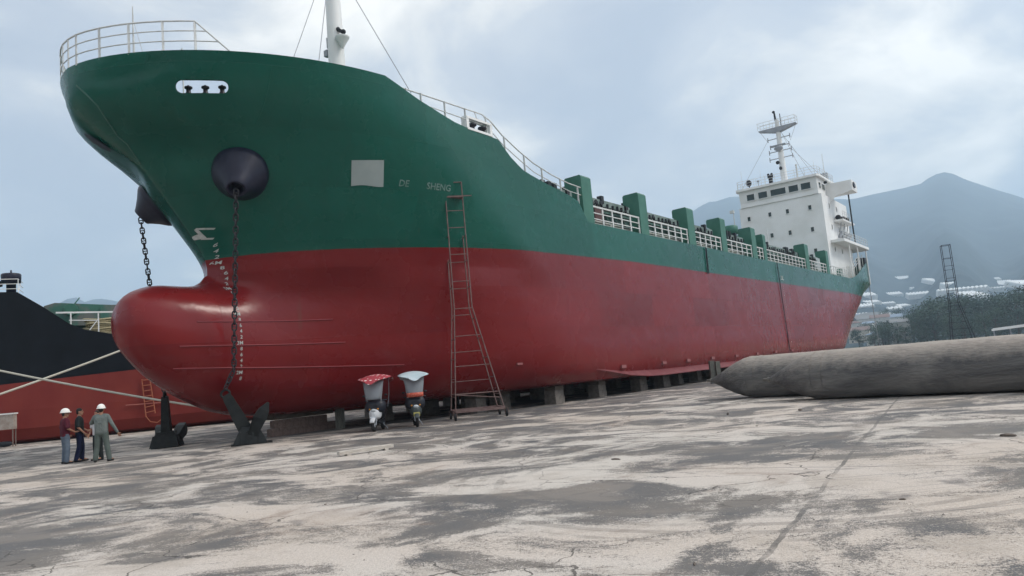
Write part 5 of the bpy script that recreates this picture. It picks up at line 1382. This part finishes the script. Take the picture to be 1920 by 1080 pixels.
# ------------------------------------------------------------------ scooters with rain canopies
def wheel(parent, name, y, r=.21, w=.10):
    mb = MB(); mb.lathe([(r * .62, -w * .3), (r * .85, -w * .5), (r, -w * .28), (r, w * .28), (r * .85, w * .5), (r * .62, w * .3)], (0, y, r), (1, 0, 0), n=26); o = mb.build(name, M_RUBBER, parent)
    mb = MB(); mb.lathe([(.03, -w * .4), (r * .58, -w * .2), (r * .62, 0), (r * .58, w * .2), (.03, w * .4)], (0, y, r), (1, 0, 0), n=20); mb.build('rim', M_GREY, o)
    return o
def strip(a, w0, w1, bow, n=7):
    pass
def scooter(label, loc, rz, body, trim, canopy_m, plate_m, banner=None):
    root = empty('electric_scooter', (loc[0], loc[1], 0), rz, label, 'scooter', 'parked scooters with rain canopies'); root.scale = (1.14, 1.1, 1.08)
    wheel(root, 'front_wheel', .62); wheel(root, 'rear_wheel', -.55)
    def loft(name, secs, m, parent=root):
        """Closed body through cross sections (y, z, half width, half height)."""
        mb = MB(); n = 16; P_ = []
        for y, z, w, h in secs:
            for i in range(n):
                t = 2 * math.pi * i / n; c, s_ = math.cos(t), math.sin(t)
                P_.append((w * math.copysign(abs(c) ** .7, c), y, z + h * math.copysign(abs(s_) ** .7, s_)))
        mb.add(P_, [(j * n + i, j * n + (i + 1) % n, (j + 1) * n + (i + 1) % n, (j + 1) * n + i) for j in range(len(secs) - 1) for i in range(n)], True)
        mb.add(P_[:n], [tuple(range(n - 1, -1, -1))]); mb.add(P_[-n:], [tuple(range(n))]); return mb.build(name, m, parent)
    # floor and tail
    loft('floor_board', [(.38, .30, .12, .05), (.2, .28, .15, .05), (-.1, .28, .15, .06), (-.25, .32, .14, .1)], M_DARK)
    loft('tail_body', [(-.12, .48, .10, .14), (-.25, .52, .15, .18), (-.55, .58, .15, .13), (-.85, .64, .10, .07), (-.95, .66, .05, .03)], body)
    loft('seat', [(-.1, .72, .10, .03), (-.2, .74, .14, .05), (-.5, .76, .15, .055), (-.8, .80, .11, .04), (-.86, .8, .06, .02)], M_BLACK)
    # leg shield, front cowl, mudguard
    mb = MB(); P_ = []
    prof = [(.30, .36, .15), (.40, .50, .19), (.44, .70, .20), (.42, .90, .19), (.36, 1.03, .16)]
    for y, z, w in prof:
        for i in range(9):
            q = -1 + i / 4; P_.append((w * q, y + .10 * (1 - q * q), z))
    m_ = len(prof); F_ = [(j * 9 + i, j * 9 + i + 1, (j + 1) * 9 + i + 1, (j + 1) * 9 + i) for j in range(m_ - 1) for i in range(8)]
    mb.add(P_, F_, True); mb.add([(p[0], p[1] - .06, p[2]) for p in P_], [tuple(reversed(f)) for f in F_], True); o = mb.build('leg_shield', body, root)
    loft('front_cowl', [(.36, .62, .21, .24), (.48, .60, .18, .21), (.57, .56, .12, .15), (.62, .54, .05, .06)], trim)
    mb = MB(); P_ = []
    for j in range(9):
        t = R(20 + 130 * j / 8)
        for k in range(5): q = -1 + k / 2; P_.append((.075 * q, .62 + .245 * math.cos(t), .21 + (.245 + .02 * (1 - q * q)) * math.sin(t)))
    mb.add(P_, [(j * 5 + k, j * 5 + k + 1, (j + 1) * 5 + k + 1, (j + 1) * 5 + k) for j in range(8) for k in range(4)], True); o = mb.build('front_mudguard', trim, root); so = o.modifiers.new('thick', 'SOLIDIFY'); so.thickness = .012
    for sx in (-.06, .06): mb = MB(); mb.cyl((sx, .62, .21), (sx, .46, .62), .02, n=8); mb.build('fork', M_GREY, root)
    mb = MB(); mb.tube([(-.33, .20, 1.02), (-.2, .30, 1.02), (0, .34, 1.0), (.2, .30, 1.02), (.33, .20, 1.02)], .018, 8); mb.cyl((-.36, .18, 1.02), (-.26, .24, 1.02), .024); mb.cyl((.36, .18, 1.02), (.26, .24, 1.02), .024); mb.build('handlebar', M_DARK, root)
    for sx in (-1, 1):
        mb = MB(); mb.tube([(.24 * sx, .28, 1.03), (.33 * sx, .30, 1.15)], .008, 6); mb.ell((.36 * sx, .30, 1.19), (.055, .015, .035), 10); mb.build('mirror', M_DARK, root)
    mb = MB(); mb.ell((0, .585, .70), (.085, .04, .055), 14); mb.build('headlight', mat('lamp_glass', (.45, .48, .5), .12), root)
    for sx in (-1, 1): mb = MB(); mb.ell((.13 * sx, .53, .74), (.035, .02, .03), 10); mb.build('indicator', mat('amber_lens', (.5, .2, .03), .2), root)
    mb = MB(); mb.box((0, .70, .44), (.20, .008, .13)); mb.build('number_plate', plate_m, root)
    # apron that keeps the rain off the rider's knees
    loft('rain_apron', [(.20, .82, .34, .24), (.40, .82, .31, .24), (.50, .80, .24, .20), (.54, .80, .12, .10)], M_BLACK)
    # clear windscreen and canopy on its stays
    mb = MB(); P_ = []
    for j in range(8):
        t = j / 7; w = .24 + .10 * t
        for i in range(9): q = -1 + i / 4; P_.append((w * q, .50 + .02 * t + .10 * (1 - q * q) - .16 * t * t, 1.06 + .62 * t))
    mb.add(P_, [(j * 9 + i, j * 9 + i + 1, (j + 1) * 9 + i + 1, (j + 1) * 9 + i) for j in range(7) for i in range(8)], True)
    o = mb.build('windscreen', M_SCREEN, root); so = o.modifiers.new('thick', 'SOLIDIFY'); so.thickness = .006
    mb = MB(); P_ = []
    for j in range(15):
        t = j / 14; y = .86 - 1.85 * t
        w = tab([(0, .20), (.10, .40), (.22, .50), (.4, .50), (.75, .44), (.93, .36), (1, .22)], t)
        zb = tab([(0, 1.56), (.12, 1.68), (.3, 1.84), (.5, 1.90), (.75, 1.86), (1, 1.70)], t)
        fr = max(0, 1 - t / .35)
        for i in range(11): q = -1 + i / 5; P_.append((w * q, y - .10 * q * q * fr, zb + .13 * fr * q * q - .10 * (1 - fr) * q * q))
    mb.add(P_, [(j * 11 + i, j * 11 + i + 1, (j + 1) * 11 + i + 1, (j + 1) * 11 + i) for j in range(14) for i in range(10)], True)
    o = mb.build('canopy', canopy_m, root); so = o.modifiers.new('thick', 'SOLIDIFY'); so.thickness = .012
    for sx in (-1, 1): mb = MB(); mb.tube([(.22 * sx, .42, .98), (.28 * sx, .42, 1.35), (.32 * sx, .30, 1.78)], .012, 6); mb.tube([(.14 * sx, -.8, .75), (.2 * sx, -.82, 1.2), (.25 * sx, -.7, 1.72)], .012, 6); mb.build('canopy_stay', M_GREY, root)
    if banner:
        mb = MB(); P_ = []
        for z in (1.02, 1.17):
            for i in range(9): q = -1 + i / 4; P_.append((.27 * q, .53 + .10 * (1 - q * q), z))
        mb.add(P_, [(i, i + 1, 10 + i, 9 + i) for i in range(8)], True); o = mb.build('screen_banner', banner, root); so = o.modifiers.new('thick', 'SOLIDIFY'); so.thickness = .004
    mb = MB(); mb.tube([(-.1, -.1, .25), (-.24, -.2, .02)], .014, 6); mb.build('side_stand', M_GREY, root)
    return root
M_SCREEN = mat('clear_sheet', (.30, .33, .36), .12)
pb = M_SCREEN.node_tree.nodes['Principled BSDF']; pb.inputs['Alpha'].default_value = .55
def dots_mat():
    m = bpy.data.materials.new('dotted_cloth'); m.use_nodes = True; t = m.node_tree; b = t.nodes['Principled BSDF']; b.inputs['Roughness'].default_value = .7
    co = t.nodes.new('ShaderNodeTexCoord'); v = t.nodes.new('ShaderNodeTexVoronoi'); v.inputs['Scale'].default_value = 7.0; v.inputs['Randomness'].default_value = .35
    t.links.new(co.outputs['Object'], v.inputs['Vector'])
    r = t.nodes.new('ShaderNodeValToRGB'); e = r.color_ramp.elements; e[0].position, e[0].color = .26, (.75, .68, .66, 1); e[1].position, e[1].color = .30, (.36, .045, .06, 1)
    t.links.new(v.outputs['Distance'], r.inputs[0]); t.links.new(r.outputs[0], b.inputs['Base Color']); return m
scooter('small white scooter with a red dotted rain canopy, parked under the hull', (-5.35, 28.0), R(180 - 4), mat('scooter_dark', (.02, .018, .022), .35), mat('scooter_white', (.55, .56, .58), .35), dots_mat(), mat('white_plate', (.55, .58, .62), .5))
scooter('dark scooter with a pale blue rain canopy and yellow plate, beside the ladder tower', (-4.05, 28.5), R(180 + 12), mat('scooter_black', (.012, .013, .014), .35), mat('scooter_grey', (.05, .06, .06), .35), mat('pale_canopy', (.50, .58, .62), .55, (.42, .52, .56), 3), mat('yellow_plate', (.46, .42, .14), .5), banner=mat('red_banner', (.42, .06, .035), .6, (.5, .2, .14), 30, lo=.5, hi=.6))
# ------------------------------------------------------------------ trees beyond the yard
M_LEAF = [mat('leaf_dark', (.045, .072, .060), .9, (.065, .10, .078), .4, spec=.1), mat('leaf_mid', (.05, .082, .062), .9, (.075, .112, .08), .4, spec=.1), mat('leaf_blue', (.045, .074, .066), .9, (.062, .098, .084), .4, spec=.1)]  # leaf colours lightened and blued to carry some of the distant haze
M_BARK = mat('bark', (.07, .055, .045), .9)
def tree_mesh(seed, h, w, leaf):
    r = random.Random(seed); root = empty('tree')
    mb = MB(); mb.tube([(0, 0, 0), (r.uniform(-.2, .2), 0, h * .3), (r.uniform(-.3, .3), r.uniform(-.3, .3), h * .75)], .2, 7, radii=[h * .025, h * .018, h * .006])
    cl = []
    for k in range(15):
        a = r.uniform(0, 6.28); t = r.uniform(.10, .93); rr = w * .5 * math.sqrt(max(.08, 1 - ((t - .42) / .58) ** 2)) * r.uniform(.45, .85)
        c = Vector((rr * math.cos(a), rr * math.sin(a), h * t)); cl.append((c, w * r.uniform(.16, .27)))
        mb.tube([(0, 0, h * t * .62), (c.x * .5, c.y * .5, h * t * .82), c], .05, 5, radii=[h * .010, h * .006, h * .003])
    cl.append((Vector((0, 0, h * .86)), w * .24)); cl.append((Vector((0, 0, h * .55)), w * .3))
    mb.build('trunk', M_BARK, root)
    mb = MB()
    for c, cr in cl:
        for _ in range(75):
            d = Vector((r.gauss(0, 1), r.gauss(0, 1), r.gauss(0, .8))); d = d.normalized() * cr * r.uniform(.55, 1.08)
            p = c + d; n_ = (d.normalized() + Vector((r.uniform(-.6, .6), r.uniform(-.6, .6), r.uniform(-.2, .8)))).normalized()
            a = n_.cross(Vector((0, 0, 1))).normalized() if abs(n_.z) < .95 else Vector((1, 0, 0)); b = n_.cross(a); s = r.uniform(.16, .34) * h / 10
            q = r.uniform(0, 3.14); a, b = a * math.cos(q) + b * math.sin(q), b * math.cos(q) - a * math.sin(q)
            mb.add([p - a * s, p - b * s * .6 + n_ * s * .15, p + a * s, p + b * s * .6 - n_ * s * .1], [(0, 1, 2, 3)])
    mb.build('crown', leaf, root)
    return root
protos = [tree_mesh(k, 11 + (k % 3), 9 + (k * 1.7) % 3, M_LEAF[k % 3]) for k in range(5)]
used = set()
def plant(k, az, r, h, label, group):
    global used
    src = protos[k]; r *= FAR; h *= FAR * .86; z = -1.2 if r < 530 else hill_h(az, r) - .5
    o = src if k not in used else copy_tree(src); used.add(k)
    o.location = (r * math.sin(R(az)), r * math.cos(R(az)), z); s = h / (11 + (k % 3)); o.scale = (s * rnd.uniform(.95, 1.25), s * rnd.uniform(.95, 1.25), s); o.rotation_euler = (0, 0, rnd.uniform(0, 6.28))
    tag(o, label, 'tree', group)
trees = []
for i in range(22):      # the bushy wood right of the village
    az = 27.7 + i * .46 + rnd.uniform(-.15, .15); top = .0275 + .016 * min(1, i / 4) - (.006 if 7 < i < 10 else 0) + rnd.uniform(-.003, .004)
    r = rnd.uniform(185, 222); trees.append((az, r, top * r + 2.6))
for i in range(14):      # lower growth in front of it
    az = 24.6 + i * .9 + rnd.uniform(-.2, .2); r = rnd.uniform(178, 186); trees.append((az, r, (.013 if az < 27.5 else .022) * r + 2.4 + rnd.uniform(-.5, .6)))
for az, r, h in ((25.0, 260, 7), (25.9, 190, 6.5), (26.25, 186, 6.3), (26.5, 200, 6.0), (27.3, 205, 6.5), (24.0, 300, 8), (23.4, 320, 9), (27.0, 330, 9), (26.2, 360, 9)): trees.append((az, r, h))
trees.sort(key=lambda t: t[0])
for i, (az, r, h) in enumerate(trees):
    side = 'by the village houses' if az < 27.6 else ('left of the far tower' if az < 29.6 else ('behind the far tower' if az < 31.2 else 'behind the white shed'))
    tl = 'tall' if h > 10.5 else ('medium' if h > 7.6 else 'low')
    col = ['dark', 'mid green', 'blue green'][(i % 5) % 3]
    plant(i % 5, az, r, h, f'{tl} bushy {col} tree {side}, {ORD[min(i // 2, 24)]} {"nearer" if i % 2 == 0 else "farther"} tree', f'{tl} {col} trees {side}')
# ------------------------------------------------------------------ village and greenhouses on the slope
M_GH = mat('greenhouse_film', (.82, .83, .82), .35, (.68, .70, .70), .3)
def greenhouse(az, el, n, w, ln, rz, label):
    w *= FAR; ln *= FAR; p, r = on_hill(az, el); root = empty('greenhouse', p, rz, label, 'greenhouse', 'greenhouses on the hillside')
    e = .05; tilt = -(math.atan2(hill_h(az, r + 24) - hill_h(az, r - 24), 48))
    for k in range(n):
        mb = MB(); x0 = (k - (n - 1) / 2) * w; P_ = []
        for y in (-ln / 2, ln / 2):
            for i in range(9):
                t = math.pi * i / 8; P_.append((x0 - w * .46 * math.cos(t), y, 1.4 + w * .42 * math.sin(t)))
            P_ += [(x0 + w * .46, y, -6.0), (x0 - w * .46, y, -6.0)]
        mb.add(P_, [(i, (i + 1) % 11, 11 + (i + 1) % 11, 11 + i) for i in range(11)] + [tuple(range(10, -1, -1)), tuple(range(11, 22))])
        o = mb.build('tunnel_roof', M_GH, root); o.rotation_euler = (0, 0, 0)
    root.rotation_euler = (-tilt * .9 + R(9), 0, rz)
    return root
GH = [(27.79, .0704, 9, 2.6, 10, .1, 'narrow white greenhouse high on the slope nearest the stern'), (29.42, .0625, 6, 3.2, 15, .55, 'striped white greenhouse block just left of the far ladder tower top'),
      (26.84, .0527, 8, 2.8, 9, 0, 'white greenhouse row above the village, right of the pale canopy'), (28.84, .0489, 11, 2.7, 7, -.1, 'long low white greenhouse row over the left part of the wood'),
      (33.3, .0509, 13, 2.6, 17, .2, 'largest white greenhouse block up the slope at right'), (31.49, .0411, 5, 3.2, 13, .3, 'small white greenhouse block peeping over the wood right of the far tower'),
      (31.0, .0485, 12, 2.6, 3, -.15, 'thin white greenhouse strip right behind the far tower'), (32.4, .046, 12, 2.6, 3, -.15, 'thin white greenhouse strip leading to the largest greenhouse block'),
      (34.3, .0475, 9, 2.8, 12, .5, 'slanting white greenhouse rows beyond the largest greenhouse block'), (25.2, .0545, 6, 2.8, 8, .1, 'white greenhouse closest to the stern rail of the ship'),
      (24.45, .0304, 8, 2.2, 5, .0, 'low white greenhouse strip just right of the ship stern'), (26.36, .0275, 5, 2.2, 6, .4, 'white greenhouse just above the pale canopy roof'),
      (26.25, .0418, 9, 2.0, 4, .0, 'thin white greenhouse strip midway up above the village')]
GH += [(25.55, .0455, 5, 2.4, 6, .2, 'small white greenhouse on the lower slope, second out from the stern rope'), (24.9, .0415, 7, 2.2, 5, -.1, 'white greenhouse strip close above the stern rope foot'),
       (27.4, .0375, 5, 2.4, 6, .3, 'white greenhouse at the left shoulder of the wood'), (26.9, .0345, 4, 2.4, 5, -.2, 'small white greenhouse low beside the wood'),
       (25.05, .0235, 4, 2.2, 5, .1, 'tiny white greenhouse among the lowest houses'), (30.3, .0565, 5, 2.4, 5, .2, 'small white greenhouse just right of the far tower, middle height'),
       (32.9, .0565, 4, 2.4, 6, -.1, 'small white greenhouse over the largest block'), (28.2, .057, 4, 2.2, 4, .1, 'small lone greenhouse between the striped block and the village')]
for g_ in GH: greenhouse(*g_)
mb = MB(); mb.prism([(-3.0, 0), (3.0, 0), (3.0, .3), (2.7, .5), (-2.7, .5), (-3.0, .3)], (0, 0, 0), (1, 0, 0), (0, 0, 1), (0, 4, 0)); az = 33.25; r = 172
o = mb.build('long_shed', M_WHITE); o.location = (r * math.sin(R(az)), r * math.cos(R(az)), 1.75); o.rotation_euler = (0, R(-3), R(-33)); mbp = MB()
for x in (-2.7, 0, 2.7): mbp.box((x, 1, -1.6), (.25, .25, 3.2))
mbp.build('post', M_GREY, o); tag(o, 'long low white roofed shed standing before the dark wood', 'shed')
def house_b(az, r, w, d, h, wall, roof, label, hip=False, z=None):
    r *= FAR; w *= 1.45; d *= 1.5; h *= 1.75
    zz = hill_h(az, r) - .6 if r > 530 else -1.25
    root = empty('village_house', (r * math.sin(R(az)), r * math.cos(R(az)), zz), R(-az + rnd.uniform(-18, 18)), label, 'house', 'houses of the village')
    mb = MB(); mb.box((0, 0, h / 2), (w, d, h)); mb.build('wall', wall, root)
    mb = MB(); rh = w * .2
    if hip: mb.add([(-w*.56, -d*.56, h), (w*.56, -d*.56, h), (w*.56, d*.56, h), (-w*.56, d*.56, h), (0, -d*.15, h + rh), (0, d*.15, h + rh)], [(3, 2, 1, 0), (0, 1, 4), (1, 2, 5, 4), (2, 3, 5), (3, 0, 4, 5)])
    else: mb.prism([(-d * .56, 0), (d * .56, 0), (0, rh)], (-w * .54, 0, h), (0, 1, 0), (0, 0, 1), (w * 1.08, 0, 0))
    mb.build('roof', roof, root)
    for st in range(max(1, int(h / 3.4))):
        for k in range(max(2, int(w / 3.4))):
            x = -w / 2 + (k + .5) * w / max(2, int(w / 3.4)); mb = MB(); mb.box((x, -d / 2 - .02, 1.5 + st * 3), (1.0, .12, 1.2)); mb.build('window', M_GLASS, root)
    return root
Wp, Wc, Wg = mat('plaster_pale', (.55, .55, .53), .8, (.45, .45, .44), .4), mat('plaster_cream', (.48, .44, .38), .8), mat('plaster_grey', (.28, .29, .31), .8, (.2, .21, .23), .4)
Rr, Rb, Rg = mat('roof_red', (.20, .15, .14), .8), mat('roof_blue', (.22, .28, .36), .6), mat('roof_grey', (.2, .21, .22), .8)
house_b(26.95, 190, 6.0, 6, 6.3, Wp, Rg, 'pale two storey house with grey roof, rightmost in the village by the wood')
house_b(25.72, 200, 8.0, 6, 3.6, Wp, Rb, 'low pale house with a wide blue hipped roof below the stern line', True)
house_b(26.3, 192, 4.2, 5, 6.0, Wg, Rg, 'narrow dark grey house standing between the blue roof and the pale house')
house_b(24.5, 255, 9, 6, 5.0, Wc, Rr, 'cream house with red roof just right of the ship stern')
house_b(25.0, 300, 11, 7, 7.0, Wp, Rg, 'large pale house with grey roof uphill of the red roofed one')
house_b(25.9, 290, 9, 6, 7.5, Wp, Rr, 'pale house with red roof uphill of the blue roof')
house_b(24.1, 350, 10, 7, 6.5, Wp, Rb, 'pale house with blue roof half hidden by the ship stern')
house_b(25.35, 370, 12, 7, 6.5, Wc, Rg, 'long cream house with grey roof farthest up in the village')
house_b(26.7, 310, 9, 6, 6.0, Wp, Rb, 'pale house with small blue roof above the narrow grey house')
for k, (az, r, w, d, h, wl, rf, lb, hp_) in enumerate([
    (24.75, 265, 6, 5, 4.5, Wp, Rg, 'small pale house with grey gable beside the cream house', False), (25.15, 275, 5, 5, 6.5, Wp, Rb, 'tall narrow pale house with blue roof mid village', False),
    (25.5, 262, 7, 5, 3.5, Wc, Rg, 'low cream house with grey roof in the village middle', False), (24.3, 290, 7, 6, 6, Wp, Rr, 'pale house with brown roof close to the ship stern', True),
    (26.5, 275, 7, 5, 4.5, Wp, Rg, 'pale cottage with grey roof behind the narrow grey house', False), (25.7, 330, 8, 6, 6, Wc, Rb, 'cream house with blue roof on the rise over the village', False),
    (24.65, 335, 8, 6, 6.5, Wp, Rg, 'pale three storey house high at the stern side of the village', False), (26.3, 345, 7, 6, 5.5, Wp, Rr, 'pale house with brown roof below the thin greenhouse strip', True),
    (25.1, 420, 9, 6, 6, Wp, Rg, 'small pale house with grey roof under the upper greenhouses', False), (26.0, 430, 9, 6, 5, Wp, Rb, 'small pale house with blue roof under the upper greenhouses', False),
    (27.2, 400, 8, 6, 5, Wp, Rg, 'small pale house peeping over the left end of the wood', False), (24.5, 470, 9, 6, 5, Wc, Rg, 'small cream house far up behind the ship stern', False)]):
    house_b(az, r, w, d, h, wl, rf, lb, hp_)
# stern line running ashore
st_ = sw(5.3, 108.8, 10.6); mb = MB(); mb.tube(sag(st_, (73.0, 152.0, .2), .6), .05, 6)
tag(mb.build('stern_rope', M_GREY), 'thin line running down from the ship stern to the ground', 'rope')
mb = MB(); mb.box((73, 152, .18), (3.2, 1.2, .5)); mb.cyl((73, 152, .4), (73, 152, .9), .2); tag(mb.build('mooring_block', M_DARK), 'dark block on the ground at the foot of the stern line', 'block')
# ------------------------------------------------------------------ air
mb = MB(); mb.box((0, 2400, 489), (11600, 6900, 982))
hz = mb.build('haze', bpy.data.materials.new('hazy_air'))
hm = hz.data.materials[0]; hm.use_nodes = True; t = hm.node_tree
for x in list(t.nodes): t.nodes.remove(x)
o_ = t.nodes.new('ShaderNodeOutputMaterial'); pv = t.nodes.new('ShaderNodeVolumePrincipled')
pv.inputs['Color'].default_value = (.66, .84, 1.0, 1); pv.inputs['Density'].default_value = .00027; pv.inputs['Anisotropy'].default_value = .2
t.links.new(pv.outputs[0], o_.inputs['Volume']); tag(hz, kind='stuff')
